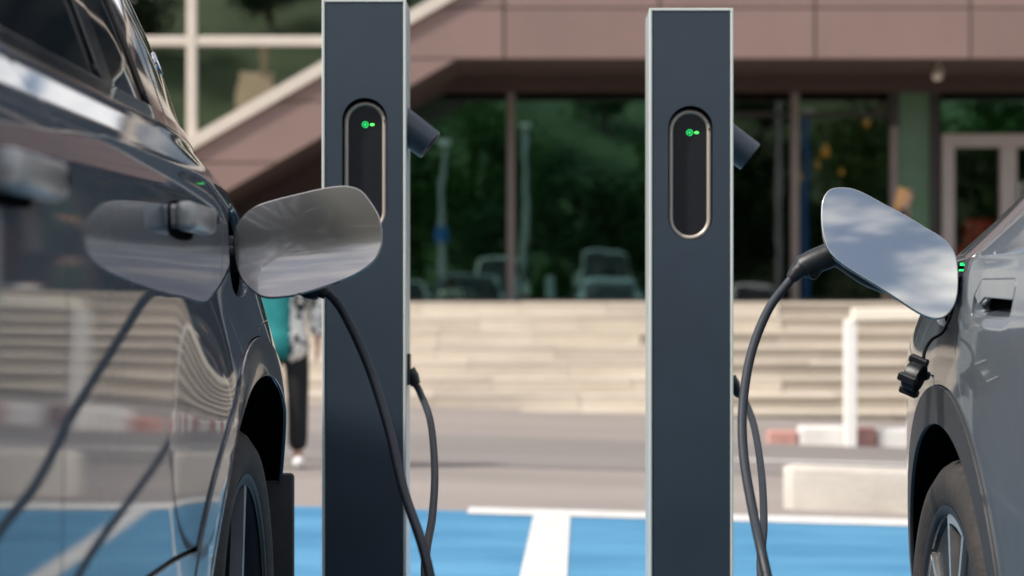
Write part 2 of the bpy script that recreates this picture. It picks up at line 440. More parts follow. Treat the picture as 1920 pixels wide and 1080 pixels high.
line('bay_end_line', rect(-.315, 6.3, 9.47, 9.78))
for i, xo in enumerate((0.0, 2.62, -2.75, 5.2)):
    line('bay_divider_line', [(xo-.105, 5.0), (xo+.068, 5.0), (xo+.175, 9.46), (xo, 9.46)])
    line('bay_divider_line', [(xo-.10, -.3), (xo+.07, -.3), (xo+.07, 4.3), (xo-.10, 4.3)])
line('bay_inner_line', [(.50, 5.0), (.60, 5.0), (.855, 9.46), (.755, 9.46)])
line('road_edge_line', rect(1.35, 14, 13.35, 13.5), .009)

# ------------------------------------------------------------------ stone steps in front of the building
steps = thing('stone_steps', 'broad pale stone steps rising to the glass fronted building', 'steps', (1.5, 20, -.2))
NS = 9
for k in range(NS):
    zt = 1.05-.15*k; y0 = 21.3-.33*k
    x = -11.0-random.random()
    while x < 13.5:
        L = random.uniform(.8, 1.5)
        mb = MB(); dz = random.uniform(-.004, .004); dy = random.uniform(-.003, .003)
        worn_shaded = x+L/2 > .9+.25*(7-k)+random.uniform(-.7, .7)  # right-hand risers: wear plus half-shade put into the stone colour
        mb.box(x+.0015, x+L-.0015, y0+(.024 if worn_shaded else .004)+dy, y0+.40, zt-.149, zt-.0405, bev=.005, jit=.001)
        obj('stone_block', mb, random.choice(M['stone_worn_shaded' if worn_shaded else 'stone']), steps)
        obj('tread_slab', MB().box(x+.0015, x+L-.0015, y0+dy, y0+.39, zt-.040, zt+dz, bev=.006, jit=.001), random.choice(M['stone']), steps)  # treads stay pale, so tops read lit above the darkened risers
        x += L
struct(obj('terrace', MB().box(-13, 15, 21.64, 30, .6, 1.046), M['stone'][1]))

# ------------------------------------------------------------------ building
YF, YG = 21.7, 24.0
bld = thing('building', 'glass fronted building with pinkish brown fascia panels and a sloping stair band', 'building', (1, 24, 1.05))
ZS = wz(110, YF)                                   # soffit height
ppm = FPX/YF
def bx(px): return wx(px, YF)
def bz(py): return wz(py, YF)
# level fascia, panel by panel
xj = [bx(945-292.5*k) for k in range(0, 1)]+[bx(945+292.5*k) for k in range(1, 10)]
slope = .575
xk = bx(856)                                       # where the band turns down
rows = [(ZS, bz(15)), (bz(15), bz(15)+.62), (bz(15)+.62, bz(15)+1.05)]
ZR = rows[-1][1]
def clip_above(poly, f):
    """keep the part of a polygon where f(p) >= 0"""
    out = []
    for i in range(len(poly)):
        a, b = poly[i], poly[(i+1) % len(poly)]; fa, fb = f(a), f(b)
        if fa >= 0: out.append(a)
        if (fa >= 0) != (fb >= 0):
            t = fa/(fa-fb); out.append((a[0]+(b[0]-a[0])*t, a[1]+(b[1]-a[1])*t))
    return out
lowline = lambda p: p[1]-(ZS-max(0, (xk-p[0]))*slope)
upline = lambda p: (bz(0)-(bx(844)-p[0])*slope)-p[1]
cols = sorted([bx(945)-1.695*k for k in range(0, 8)]+[bx(945)+1.695*k for k in range(1, 9)])
rows_all = [bz(15)+.62-.5*0+(.64*k) for k in range(1, 2)]
zrow = [bz(470), bz(390), bz(305), bz(190), bz(110)-.001, bz(15), bz(15)+.62, ZR]
for i in range(len(cols)-1):
    for j in range(len(zrow)-1):
        x0, x1, z0, z1 = cols[i], cols[i+1], zrow[j], zrow[j+1]
        if x1 <= xk and False: continue
        mb = MB()
        for xa, xb in (((x0, x1),) if not x0 < xk < x1 else ((x0, xk), (xk, x1))):
            ga, gb = (.012 if xa == x0 else 0), (.012 if xb == x1 else 0)
            p = [(xa+ga, z0+.008), (xb-gb, z0+.008), (xb-gb, z1-.008), (xa+ga, z1-.008)]
            p = clip_above(clip_above(p, lowline), upline)
            if len(p) >= 3 and abs(area2(p)) > .004: mb.prism(p, YF, YF+.06)
        if mb.f: obj('fascia_panel', mb, random.choice(M['fascia']), bld)
# dark backing shows in the joints
mb = MB()
for xa, xb in ((cols[0], xk), (xk, cols[-1])):
    pb = [(xa, zrow[0]), (xb, zrow[0]), (xb, ZR), (xa, ZR)]
    pb = clip_above(clip_above(pb, lambda p: lowline(p)-.01), lambda p: upline(p)-.01)
    mb.prism(pb, YF+.045, YF+.16)
obj('fascia_backing', mb, M['joint'], bld)
# cream trim along the top of the sloping band
tx0, tx1 = cols[0], bx(844)+1.5
zu = lambda x: bz(0)-(bx(844)-x)*slope
obj('band_trim', MB().prism([(tx0, zu(tx0)-.02), (tx1, zu(tx1)-.02), (tx1, zu(tx1)+.13), (tx0, zu(tx0)+.13)], YF-.06, YF+.2), M['trim_cream'], bld)
# level soffit and sloping soffit
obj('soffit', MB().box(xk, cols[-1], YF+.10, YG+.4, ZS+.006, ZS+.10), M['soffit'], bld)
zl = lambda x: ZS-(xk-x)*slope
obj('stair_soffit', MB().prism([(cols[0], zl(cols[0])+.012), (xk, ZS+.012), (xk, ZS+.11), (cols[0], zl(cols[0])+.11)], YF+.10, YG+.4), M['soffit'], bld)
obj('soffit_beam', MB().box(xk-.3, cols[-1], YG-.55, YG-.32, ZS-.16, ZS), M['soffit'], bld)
# parapet cap and roof
obj('roof', MB().box(tx1-2.2, cols[-1], YF+.17, 33, ZR-.1, ZR+.05), M['joint'], bld)
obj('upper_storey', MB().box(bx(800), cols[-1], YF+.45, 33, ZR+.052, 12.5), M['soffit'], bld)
for k in range(10):
    x0 = bx(800)+.25+1.72*k
    if x0+1.5 < cols[-1]:
        for z0 in (ZR+.3, ZR+2.1, ZR+3.9, ZR+5.7): obj('upper_window', MB().box(x0, x0+1.5, YF+.43, YF+.46, z0, z0+1.6), M['pane_storey'], bld)
        obj('storey_mullion', MB().box(x0-.15, x0-.07, YF+.36, YF+.449, ZR+.06, ZR+7.6), M['trim_cream'], bld)
for k in range(4): obj('storey_transom', MB().box(bx(800)+.02, cols[-1]-.02, YF+.38, YF+.447, ZR+.16+1.8*k, ZR+.25+1.8*k), M['trim_cream'], bld)
# upper glazing over the sloping band
YU = YF+.12
xg = [bx(357)-1.55*2, bx(357)-1.55, bx(357), bx(357)+1.6, bx(357)+3.2]
zg = [bz(620), bz(350), bz(75), bz(75)+1.45]
for i in range(len(xg)-1):
    for j in range(len(zg)-1):
        p = [(xg[i]+.03, zg[j]+.03), (xg[i+1]-.03, zg[j]+.03), (xg[i+1]-.03, zg[j+1]-.03), (xg[i]+.03, zg[j+1]-.03)]
        p = clip_above(p, lambda q: q[1]-zu(q[0])-.09)
        if len(p) < 3 or abs(area2(p)) < .01: continue
        obj('upper_pane', MB().prism(p, YU, YU+.02), M['pane_upper'], bld)
for x in xg[:-1]:
    zb = zu(x)+.11
    obj('upper_mullion', MB().box(x-.055, x+.055, YU-.06, YU+.10, zb, zg[-1], bev=.01), M['trim_cream'], bld)
for z in zg[1:]:
    xr = min(xg[-1]+.3, bx(844)-(bz(0)-z+.1)/slope)
    if xr > xg[0]+.3:
        cuts = [xg[0]]+[x for x in xg[1:] if x < xr]+[xr]
        for a, b in zip(cuts[:-1], cuts[1:]):
            if b-a > .15: obj('upper_transom', MB().box(a+.056, b-.056, YU-.05, YU+.09, z-.055, z+.055, bev=.01), M['trim_cream'], bld)
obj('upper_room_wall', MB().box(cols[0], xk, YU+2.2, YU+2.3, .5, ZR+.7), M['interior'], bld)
# ground floor facade: mullions, panes, door
def fx(px): return wx(px, YG)
def fz(py): return wz(py, YG)
zb, zt = 1.046, ZS
mull = [(bx(700)*YG/YF, 'd'), (fx(958), 'p'), (fx(1224), 'p'), (fx(1490), 'p'), (fx(1675), 'q'), (fx(1752), 'd')]
for x, k in mull:
    w = .048
    if k == 'q':
        obj('mullion', MB().box(x-w, x+w, YG-.06, YG+.08, zb, fz(238), bev=.008), M['mullion'], bld)
        obj('mullion', MB().box(x-w-.01, x+w+.01, YG-.05, YG+.08, fz(238)+.002, zt), M['mullion_dark'], bld)
    else:
        obj('mullion', MB().box(x-w, x+w, YG-.06, YG+.08, zb, zt, bev=.008), M['mullion_dark' if k == 'd' else 'mullion'], bld)
obj('sill_rail', MB().box(mull[0][0]+.05, mull[-1][0]-.05, YG-.04, YG+.06, zb, zb+.05), M['mullion_dark'], bld)
ztr = fz(215)
def pane(x0, x1, z0, z1, m, name='glass_pane', rz=0):
    return obj(name, MB().box(x0, x1, YG, YG+.02, z0, z1), m, bld)
pane(mull[0][0]+.05, mull[1][0]-.05, zb+.05, zt-.01, M['pane'])
pane(mull[1][0]+.05, mull[2][0]-.05, zb+.05, zt-.01, M['pane'])
pane(mull[2][0]+.05, mull[3][0]-.05, zb+.05, ztr-.03, M['pane_clear'])
pane(mull[2][0]+.05, mull[3][0]-.05, ztr+.03, zt-.01, M['pane_clear'])
pane(mull[3][0]+.05, mull[4][0]-.05, zb+.05, ztr-.03, M['pane_clear'])
pane(mull[3][0]+.05, mull[4][0]-.05, ztr+.03, zt-.01, M['pane_clear'])
for a, b in ((2, 3), (3, 4)):
    obj('transom', MB().box(mull[a][0]+.05, mull[b][0]-.05, YG-.03, YG+.05, ztr-.028, ztr+.028), M['mullion_dark'], bld)
obj('lit_grass_pane', MB().box(mull[4][0]+.05, mull[5][0]-.05, YG-.005, YG+.02, zb+.05, zt-.01), M['lit_grass_green'], bld)  # plain pane; the sunny grass showing in it is only its colour
# entrance door with its frame and light above
dx0, dx1 = fx(1764), fx(1764)+2.05
zdh = fz(252)
door = obj('door', MB().box(dx0, dx0+.15, YG-.09, YG+.06, zb, zdh, bev=.006).box(dx1-.15, dx1, YG-.09, YG+.06, zb, zdh, bev=.006)
           .box(dx0+.15, dx1-.15, YG-.088, YG+.06, zdh-.16, zdh, bev=.006).box(dx0+.7, dx0+.9, YG-.085, YG+.05, zb, zdh-.16, bev=.006)
           .box(dx0+.15, dx0+.7, YG-.08, YG+.05, zb, zb+.12).box(dx0+.9, dx1-.15, YG-.08, YG+.05, zb, zb+.12), M['door_frame'], bld)
obj('door_glass', MB().box(dx0+.15, dx0+.7, YG, YG+.02, zb+.12, zdh-.16), M['pane_door'], door)
obj('door_glass', MB().box(dx0+.9, dx1-.15, YG, YG+.02, zb+.12, zdh-.16), M['pane_door'], door)
obj('door_handle', MB().tube([(dx0+.93, YG-.13, 1.95), (dx0+.93, YG-.13, 2.5)], .014), M['chrome'], door, smooth=True)
pane(dx0, dx1, zdh+.01, zt-.01, M['pane'], 'door_light')
x = dx1+.05
while x < cols[-1]-1.5:
    obj('mullion', MB().box(x-.05, x+.05, YG-.06, YG+.08, zb, zt, bev=.008), M['mullion'], bld)
    pane(x+.05, x+1.55, zb+.02, zt-.01, M['pane'])
    x += 1.6
obj('mullion', MB().box(x-.05, x+.05, YG-.06, YG+.08, zb, zt, bev=.008), M['mullion'], bld)
# dark wall under the stair, inner room
obj('stair_wall', MB().box(cols[0], mull[0][0]-.05, YG-.1, YG+.15, .5, zt), M['soffit'], bld)
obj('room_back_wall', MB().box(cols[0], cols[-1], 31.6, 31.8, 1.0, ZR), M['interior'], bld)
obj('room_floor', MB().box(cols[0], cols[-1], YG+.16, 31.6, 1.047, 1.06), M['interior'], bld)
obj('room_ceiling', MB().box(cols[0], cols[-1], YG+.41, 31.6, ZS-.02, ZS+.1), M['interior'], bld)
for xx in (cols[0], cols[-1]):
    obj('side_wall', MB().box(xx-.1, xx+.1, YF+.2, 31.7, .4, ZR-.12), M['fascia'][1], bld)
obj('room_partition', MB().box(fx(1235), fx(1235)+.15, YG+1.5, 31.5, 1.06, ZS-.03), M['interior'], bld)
# ceiling spotlight under the canopy
sp = thing('spotlight', 'small pale spotlight fixed under the canopy above the entrance', 'spotlight', (wx(1760, 22.2), 22.2, ZS))
c = Vector((wx(1760, 22.2), 22.2, ZS))
obj('bracket', MB().tube([c+Vector((0, 0, .01)), c+Vector((0, 0, -.06))], .018, 10), M['trim_cream'], sp, smooth=True)
obj('lamp_head', MB().tube([c+Vector((.03, .05, -.05)), c+Vector((0, 0, -.08)), c+Vector((-.03, -.05, -.15)), c+Vector((-.034, -.057, -.165))], [.035, .05, .055, .045], 16), M['trim_cream'], sp, smooth=True)
# things inside, seen through the clear panes
for i, (px, py, s) in enumerate(((1528, 305, .09), (1548, 282, .09), (1500, 330, .05), (1578, 322, .05), (1625, 228, .07))):
    Yl = 27.0+.4*i; p = P(px, py, Yl)
    L = thing('pendant_lamp', ['orange glass pendant lamp hanging lowest beside the mullion', 'slim orange pendant lamp hanging above its neighbour',
              'small orange pendant lamp close to the blue grey blinds', 'small orange pendant lamp apart on its own', 'wide orange pendant lamp just under the transom'][i], 'lamp', p)
    obj('shade', MB().lathe([(-s, .02), (-s*.9, s*.6), (-s*.2, s*.75), (s*.6, s*.45), (s, .02)], 16, 'z', p), M['lamp_glow'], L, smooth=True)
    obj('cord', MB().tube([p+Vector((0, 0, s*.95)), Vector((p.x, p.y, ZS-.015))], .006, 6), M['black_matte'], L)
for i, (px, w) in enumerate(((1462, 34), (1518, 26))):
    Yc = 25.2+i*.6; x = wx(px, Yc); w2 = w/FPX*Yc/2
    t = thing('curtain', ['wide blue grey curtain hanging inside the glass', 'narrow blue grey curtain hanging beside the mullion'][i], 'curtain', (x, Yc, 1.06))
    pts = [[(x-w2+2*w2*j/24, Yc+.03*math.sin(j*1.6), z) for z in (1.062, 1.9, 2.7, 3.45)] for j in range(25)]
    mb = MB(); mb.grid(pts); mb.grid([[Vector(p)+Vector((0, .012, 0)) for p in r] for r in pts])
    obj('cloth', mb, M['blind'], t, smooth=True)
    obj('curtain_rail', MB().box(x-w2-.03, x+w2+.03, Yc-.02, Yc+.03, 3.45, ZS-.021), M['mullion_dark'], t)
t = thing('display_counter', 'long pale green counter standing behind the clear glass', 'counter', (fx(1500), 25.0, 1.06))
xa, xb = fx(1385), fx(1665)
obj('cabinet', MB().box(xa, xb, 25.0, 25.5, 1.06, 1.24), M['mullion_dark'], t)
obj('glass_case', MB().box(xa, xb, 24.98, 25.52, 1.242, 1.56, bev=.02), M['display'], t)
obj('counter_top', MB().box(xa-.03, xb+.03, 24.96, 25.55, 1.562, 1.60, bev=.008), M['door_frame'], t)
t = thing('sofa', 'red sofa standing inside behind the entrance door', 'sofa', (wx(1835, 24.5), 24.5, 1.06))
x0, x1 = wx(1780, 24.5), wx(1890, 24.5)+1.0
zz = wz(412, 24.5)
obj('seat', MB().box(x0+.18, x1-.18, 24.2, 24.85, 1.20, 1.52, bev=.05, seg=3), M['sofa_red'], t, smooth=True)
obj('backrest', MB().box(x0+.1, x1-.1, 24.16, 24.40, 1.2, zz, bev=.06, seg=3), M['sofa_red'], t, smooth=True)
for xs in (x0, x1-.18): obj('armrest', MB().box(xs, xs+.18, 24.18, 25.0, 1.2, 1.75, bev=.05, seg=3), M['sofa_red'], t, smooth=True)
for xs in (x0+.1, x1-.14):
    for ys in (24.25, 24.9): obj('leg', MB().box(xs, xs+.05, ys, ys+.05, 1.06, 1.2), M['mullion_dark'], t)

# ------------------------------------------------------------------ kerb, railing, concrete block
kerb = thing('painted_kerb', 'low kerb painted in red and white blocks at the foot of the steps', 'kerb', (4, 15.35, g(4, 15.35)))
x = 1.80; i = 0
while x < 9:
    w = .24 if i % 2 == 0 else .36
    zk = g(x+w/2, 15.35)
    h = .14 if i else .10
    obj('kerb_block', MB().box(x+.004, x+w-.004, 15.28, 15.46, zk-.05, zk+h, bev=.02, seg=2, jit=.002), M['kerb_red'] if i % 2 == 0 else M['kerb_white'], kerb)
    x += w; i += 1
rl = thing('railing', 'white painted barrier rail on square posts standing at the kerb', 'railing', (2.42, 15.2, g(2.42, 15.2)))
for xp in (2.42, 5.7, 8.7):
    obj('post', MB().box(xp-.045, xp+.045, 15.16, 15.25, g(xp, 15.2)-.02, .90+.012*(xp-2.3), bev=.006), M['rail_white'], rl)
rot = lambda xx, zz: (xx, zz+.012*(xx-2.3))
mb = MB(); mb.box(2.43, 8.9, 15.13, 15.26, .888, .985, bev=.01)
mb.v = [Vector((v.x, v.y, v.z+.012*(v.x-2.3))) for v in mb.v]
obj('top_rail', mb, M['rail_cream'], rl)
zb0 = g(2.2, 10.2)
cb = MB(); rt = Matrix.Rotation(R(-7), 4, 'Z')
pr = [(-.16, 0), (.16, 0), (.12, .20), (.105, .215), (-.105, .215), (-.12, .20)]
n = len(pr); vs = []
for xx, sx in ((0, 1), (.05, 1), (1.95, 1), (2.0, 1)):
    q = .82 if xx in (0, 2.0) else 1
    vs += [rt @ Vector((xx, a*q, b*(1 if q == 1 else .93))) + Vector((1.30, 10.35, zb0-.028*(xx-.9)+.0)) for a, b in pr]
fs = [list(range(n))[::-1], [3*n+i for i in range(n)]]+[(k*n+i, k*n+(i+1) % n, (k+1)*n+(i+1) % n, (k+1)*n+i) for k in range(3) for i in range(n)]
cb.add(vs, fs)
tag(obj('concrete_block', cb, M['concrete'], loc=(2.2, 10.3, zb0)), 'long pale concrete block lying past the blue bay line', 'block')

# ------------------------------------------------------------------ cars
def pchip(xs, ys):
    xs = np.array(xs, float); ys = np.array(ys, float); h = np.diff(xs); d = np.diff(ys)/h
    m = np.zeros(len(xs)); m[0] = d[0]; m[-1] = d[-1]
    for i in range(1, len(xs)-1):
        if d[i-1]*d[i] > 0:
            w1, w2 = 2*h[i]+h[i-1], h[i]+2*h[i-1]; m[i] = (w1+w2)/(w1/d[i-1]+w2/d[i])
    def f(x):
        x = min(max(x, xs[0]), xs[-1]); i = min(max(int(np.searchsorted(xs, x))-1, 0), len(xs)-2)
        t = (x-xs[i])/h[i]; a, b = ys[i], ys[i+1]
        return a*(1+2*t)*(1-t)**2+h[i]*m[i]*t*(1-t)**2+b*t*t*(3-2*t)+h[i]*m[i+1]*t*t*(t-1)
    return f

class Car:
    def __init__(s, name, label, X0, Y0, sgn, sp):
        s.X0, s.Y0, s.s, s.sp = X0, Y0, sgn, sp
        s.W = sp['W']; s.zc = sp['R']; s.pf = pchip(*zip(*sp['prof']))
        s.root = thing(name, label, 'car', (X0-sgn*s.W/2, Y0-1.4, 0))
        s.side = []
        rows = [.18+.035*k for k in range(44)]
        for z, _ in sp['prof']: rows += [z-.004, z, z+.004, z+.012, z-.012]
        s.rows = sorted(rows); s.rows = [z for i, z in enumerate(s.rows) if i == 0 or z-s.rows[i-1] > .0025]
    def F(s, a, z):
        sp = s.sp; x = s.pf(z+sp.get('tilt', 0)*min(.7, max(0, -.17-a))*sstep(.88, .98, z))
        u = sstep(.85, 1.35, z)
        a0 = sp['lo'][0]*(1-u)+sp['up'][0]*u; k = sp['lo'][1]*(1-u)+sp['up'][1]*u
        if a > a0: x -= k*(a-a0)**2
        f0 = -2.0+.3*u
        if a < f0: x -= (.07+.05*u)*(a-f0)**2
        if sp.get('pocket'):
            zl, zh, dp, al, ah = sp['pocket']
            x -= dp*sstep(zl, zl+.022, z)*(1-sstep(zh-.012, zh, z))*(1-sstep(al, ah, a-.25*max(0, 1.02-z)))
        for c in (0, -sp['wb']):
            f = sp['fl']; d = a-c
            x += sp['flare']*sstep(-f[0], -f[1], d)*(1-sstep(f[1]*.6, f[0]+.1, d))*sstep(.30, .50, z)*(1-sstep(.80, 1.04, z+.05*d))
        return x
    def mp(s, x, a, z): return Vector((s.X0+s.s*x, s.Y0+a, z))
    def N(s, a, z, off):
        e = .004
        G = lambda a_, z_: s.F(a_, z_)+off(a_, z_)
        n = Vector((1, -(G(a+e, z)-G(a-e, z))/(2*e), -(G(a, z+e)-G(a, z-e))/(2*e))).normalized()
        return Vector((s.s*n.x, n.y, n.z))
    def panel(s, name, poly, m, parent=None, off=0.0, holes=(), cell=.03, gap=.0022, flange=.016, side=True, fin=True):
        of = off if callable(off) else (lambda a, z: off)
        pl = densify(inset(poly, gap), cell*.8)
        hs = [densify(ccw(h), .012) for h in holes]
        V, F = triangulate(pl, hs, cell, s.rows)
        pos = [s.mp(s.F(a, z)+of(a, z), a, z) for a, z in V]; nor = [s.N(a, z, of) for a, z in V]
        mb = MB(); faces = []
        for f in F:
            a, b, c = (pos[i] for i in f[:3])
            if (b-a).cross(c-a).dot(nor[f[0]]) < 0: f = f[::-1]
            faces.append(f)
        cnt = {}
        for f in faces:
            for i in range(len(f)):
                e = (f[i], f[(i+1) % len(f)]); cnt[e] = cnt.get(e, 0)+1
        bnd = [e for e in cnt if (e[1], e[0]) not in cnt]
        vs, ns, fs = list(pos), list(nor), list(faces)
        if flange:
            out = {}
            for i, j in bnd:
                t = (pos[j]-pos[i]);
                if t.length < 1e-9: continue
                t.normalize()
                for q in (i, j): out[q] = out.get(q, Vector((0, 0, 0)))+t.cross(nor[q])
            r1, r2, r3 = {}, {}, {}
            for q, o in out.items():
                o = o.normalized() if o.length > 1e-6 else Vector((0, 0, 0)); n = nor[q]
                r1[q] = len(vs); vs.append(pos[q]+o*.0011-n*.0005); ns.append((n*.75+o*.65).normalized())
                r2[q] = len(vs); vs.append(pos[q]+o*.0016-n*.002); ns.append((o*.95+n*.3).normalized())
                r3[q] = len(vs); vs.append(pos[q]+o*.0016-n*flange); ns.append(o if o.length else n)
            for i, j in bnd:
                if i in r1 and j in r1:
                    fs += [[j, i, r1[i], r1[j]], [r1[j], r1[i], r2[i], r2[j]], [r2[j], r2[i], r3[i], r3[j]]]
        mb.add(vs, fs)
        o = obj(name, mb, m, parent or s.root, normals=ns)
        if side and parent is None: s.side.append(o)
        return o
    def part(s, name, mb, m, parent=None, side=False, **k):
        mb.v = [s.mp(v.x, v.y, v.z) for v in mb.v]
        o = obj(name, mb, m, parent or s.root, **k)
        if side: s.side.append(o)
        return o
    def ell(s, rx, rz, t0, t1, n=40, c=0.0):
        return [(c+rx*math.cos(t), s.zc+rz*math.sin(t)) for t in [t0+(t1-t0)*i/n for i in range(n+1)]]

def build_car(name, label, X0, Y0, sgn, sp):
    c = Car(name, label, X0, Y0, sgn, sp); zc = c.zc; wb = sp['wb']
    per = sp['per']; per = [tuple(p) for p in [(v.x, v.y) for v in [Vector((q.x, q.y)) for q in spline([(a, z, 0) for a, z in per], 5)]]]
    rx, rz, ri, zs, zB = sp['rx'], sp['rz'], sp['ri'], sp['zs'], sp['zB']
    Pm, Cl = sp['paint'], sp['clad']
    te = math.asin((zs-zc)/rz)                                  # where the arch trim meets the sill
    def perseg(f): return [p for p in per if f(p)]
    aB_front = min(per, key=lambda p: abs(p[1]-zB)+(10 if p[0] > -1 else 0))
    aB_rear = min(per, key=lambda p: abs(p[1]-zB)+(10 if p[0] < 0 else 0))
    seam = sp['seam']                                           # rear door seam from the belt down
    a_s = seam[-1][0]; ts = math.acos(a_s/rx)                   # angle on the ellipse
    seam = seam[:-1]+[(rx*math.cos(ts), zc+rz*math.sin(ts))]
    aq = sp['aq']; tq = math.acos(aq/rx)
    d1, d2 = sp['d1'], sp['d2']                                 # door split, front door front edge
    # rear door
    hole = [sp['handle_hole']] if sp.get('handle_hole') else []
    hole2 = [[(a-sp['dh'], z) for a, z in hole[0]]] if hole else []
    poly = [(d1, zs), (-rx*math.cos(te), zs)]+c.ell(rx, rz, math.pi-te, ts, 30)[1:-1]+seam[::-1]+[(d1, zB)]
    rdoor = c.panel('rear_door', poly, Pm, holes=hole)
    fp = [p for p in per if d2 < p[0] < aB_front[0]-.01]
    z2 = np.interp(d2, [p[0] for p in per if p[0] < -1], [p[1] for p in per if p[0] < -1])
    poly = [(d2, zs), (d1-.001, zs), (d1-.001, zB), (aB_front[0], zB)]+fp[::-1]+[(d2, float(z2))]
    fdoor = c.panel('front_door', poly, Pm, holes=hole2)
    # front wing
    fw = [p for p in per if p[0] < d2-.01]
    tz = math.asin(max(-.9, (.30-zc)/rz))
    poly = [(d2-.001, zs), (d2-.001, float(z2))]+fw[::-1]+c.ell(rx, rz, math.pi-tz, te, 40, -wb)
    c.panel('front_wing', poly, Pm, cell=.05)
    # quarter panel with the charging port opening, bumper corner
    ph = sp['port_hole']
    zq = zc+rz*math.sin(tq)
    bs = sp['bseam']; pr_b = [p for p in per if p[0] > .5 and bs[-1][1] < p[1] < zB-.005]
    poly = seam+c.ell(rx, rz, ts, tq, 12)[1:]+[(aq+.004, zq+.018)]+bs+sorted(pr_b, key=lambda p: p[1])+[(aB_rear[0], zB)]
    c.panel('quarter_panel', poly, Pm, holes=[ph], cell=.025)
    pr_c = [p for p in per if p[0] > .5 and p[1] < bs[-1][1]-.005]
    poly = c.ell(rx, rz, tq, te*.2, 25)+[(rx+.02, .36)]+sorted(pr_c, key=lambda p: p[1])+bs[::-1]+[(aq+.004, zq+.016)]
    c.panel('rear_bumper_corner', poly, Pm, cell=.03)
    # arch trims
    for cc, rear in ((0, True), (-wb, False)):
        out = c.ell(rx-.002, rz-.002, math.pi-te*.5, te*.1 if rear else te*.5, 50, cc)
        inn = [(cc+sp.get('rix', ri)*math.cos(t), zc+ri*math.sin(t)) for t in np.linspace(te*.1 if rear else te*.5, math.pi-te*.5, 50)]
        def toff(a, z, cc=cc):
            d = a-cc; rho = math.hypot(d/sp.get('rix', ri), (z-zc)/ri)
            return sp['trim_off']-sp.get('tuck', 0)*(1-sstep(1.0, 1.13, rho))*(1-sstep(-.25, .1, d))
        c.panel('wheel_arch_trim', out+inn, Cl, off=toff, cell=.03, flange=.007, gap=0)
        n = 40; ts_ = np.linspace(-.12, math.pi+.12, n)
        mb = MB(); rr = ri+.003; rh = sp.get('rix', ri)+.003
        mb.grid([[(x+c.F(cc+rh*math.cos(t), max(.3, zc+rr*math.sin(t))), cc+rh*math.cos(t), max(.06, zc+rr*math.sin(t))) for x in (toff(cc+rh*math.cos(t), zc+rr*math.sin(t))-.006, -.18, -.40)] for t in ts_])
        mb.grid([[(-.41, cc+r_*math.cos(t), max(.06, zc+r_*math.sin(t))) for r_ in (.02, rh+.02)] for t in ts_])
        c.part('wheel_arch_liner', mb, M['black_matte'], side=True, smooth=True)
    if sp.get('flap'):
        mb = MB(); mb.box(-.22, -.006, sp['flap'][0], sp['flap'][0]+.022, .12, sp['flap'][1], bev=.008, seg=2)
        c.part('mud_flap', mb, M['cladding'], side=True, smooth=True)
    # sill
    poly = [(-wb+rx*math.cos(te), zs-.004), (-rx*math.cos(te), zs-.004)]+[p for p in c.ell(rx, rz, math.pi-te*.55, math.pi-te*.05, 10)]+[(-rx*.99, .25), (-wb+rx*.99, .25)]+[(-wb+q, z) for q, z in [(-p[0], p[1]) for p in c.ell(rx, rz, math.pi-te*.05, math.pi-te*.55, 10)]]
    c.panel('sill_cladding', poly, M['clad_gloss'] if sp.get('sill_gloss') else M['cladding'], off=.003, cell=.06)
    # dark inner shell behind the gaps
    po = [(d2+.02, .25)]+[(-rx*.98, .25)]+c.ell(rx*.98, rz*.98, math.pi*.97, .1, 30)+[(rx+.05, .36)]+sorted([p for p in per if p[0] > .5 and .36 < p[1] < zB], key=lambda p: p[1])+[(d2+.3, zB)]
    c.panel('inner_shell', po, M['black_matte'], off=-.028, holes=[ph], cell=.08, flange=0)
    # greenhouse
    gh = sp['glass']                                            # outline of the glazed area
    poly = [aB_front]+[(aB_front[0]+.05, zB)]+[(a, zB) for a in np.linspace(aB_front[0]+.2, aB_rear[0]-.05, 20)]+[aB_rear]
    up = [p for p in per if aB_front[0] < p[0] < aB_rear[0] and p[1] > zB+.004]
    poly = poly+up[::-1]
    c.panel('roof_side_frame', poly, Pm, holes=[densify(ccw(gh), .02)], cell=.05)
    c.panel('belt_moulding', [(gh[0][0], zB+.001), (gh[1][0], zB+.001), (gh[1][0], zB+.022), (gh[0][0], zB+.022)], M['gloss_black'], off=.004, cell=.04, flange=.01, gap=0)
    for nm, pl, of in sp['panes']:
        c.panel(nm, pl, M['tint'] if 'window' in nm else M['gloss_black'], off=of, cell=.04, flange=.008)
    c.panel('window_seal', gh, M['rubber'], off=-.022, cell=.08, flange=0)
    # top surface: nose, bonnet, windscreen, roof, tailgate
    segs = [('front_bumper', 0, lambda p: p[0] < -3.2 and p[1] < .82, Pm), ('bonnet', 0, lambda p: p[1] >= .82 and p[0] < -2.40, Pm), ('windscreen', 0, lambda p: -2.40 <= p[0] < -1.45, M['tint']),
            ('roof', 0, lambda p: -1.45 <= p[0] < sp['rw'][0], Pm), ('rear_window', 0, lambda p: p[0] >= sp['rw'][0] and p[1] > sp['rw'][1], M['tint']),
            ('tailgate', 0, lambda p: p[0] > .5 and .72 < p[1] <= sp['rw'][1], Pm), ('rear_bumper', 0, lambda p: p[0] > .5 and p[1] <= .72, M['cladding'])]
    def strip(idx, us, lift):
        pts = []
        for i in idx:
            a, z = per[i]; p0, p1 = per[max(i-1, 0)], per[min(i+1, len(per)-1)]
            t = Vector((p1[0]-p0[0], p1[1]-p0[1])).normalized(); n = Vector((-t.y, t.x))
            e0 = c.F(a, z); xm = -c.W/2; hw = e0-xm
            row = []
            for u in us:
                k = .05*(1-abs(u)**3)+lift
                row.append((xm+hw*u*.999, a+n.x*k, z+n.y*k))
            pts.append(row)
        return pts
    us = np.linspace(1, -1, 25)
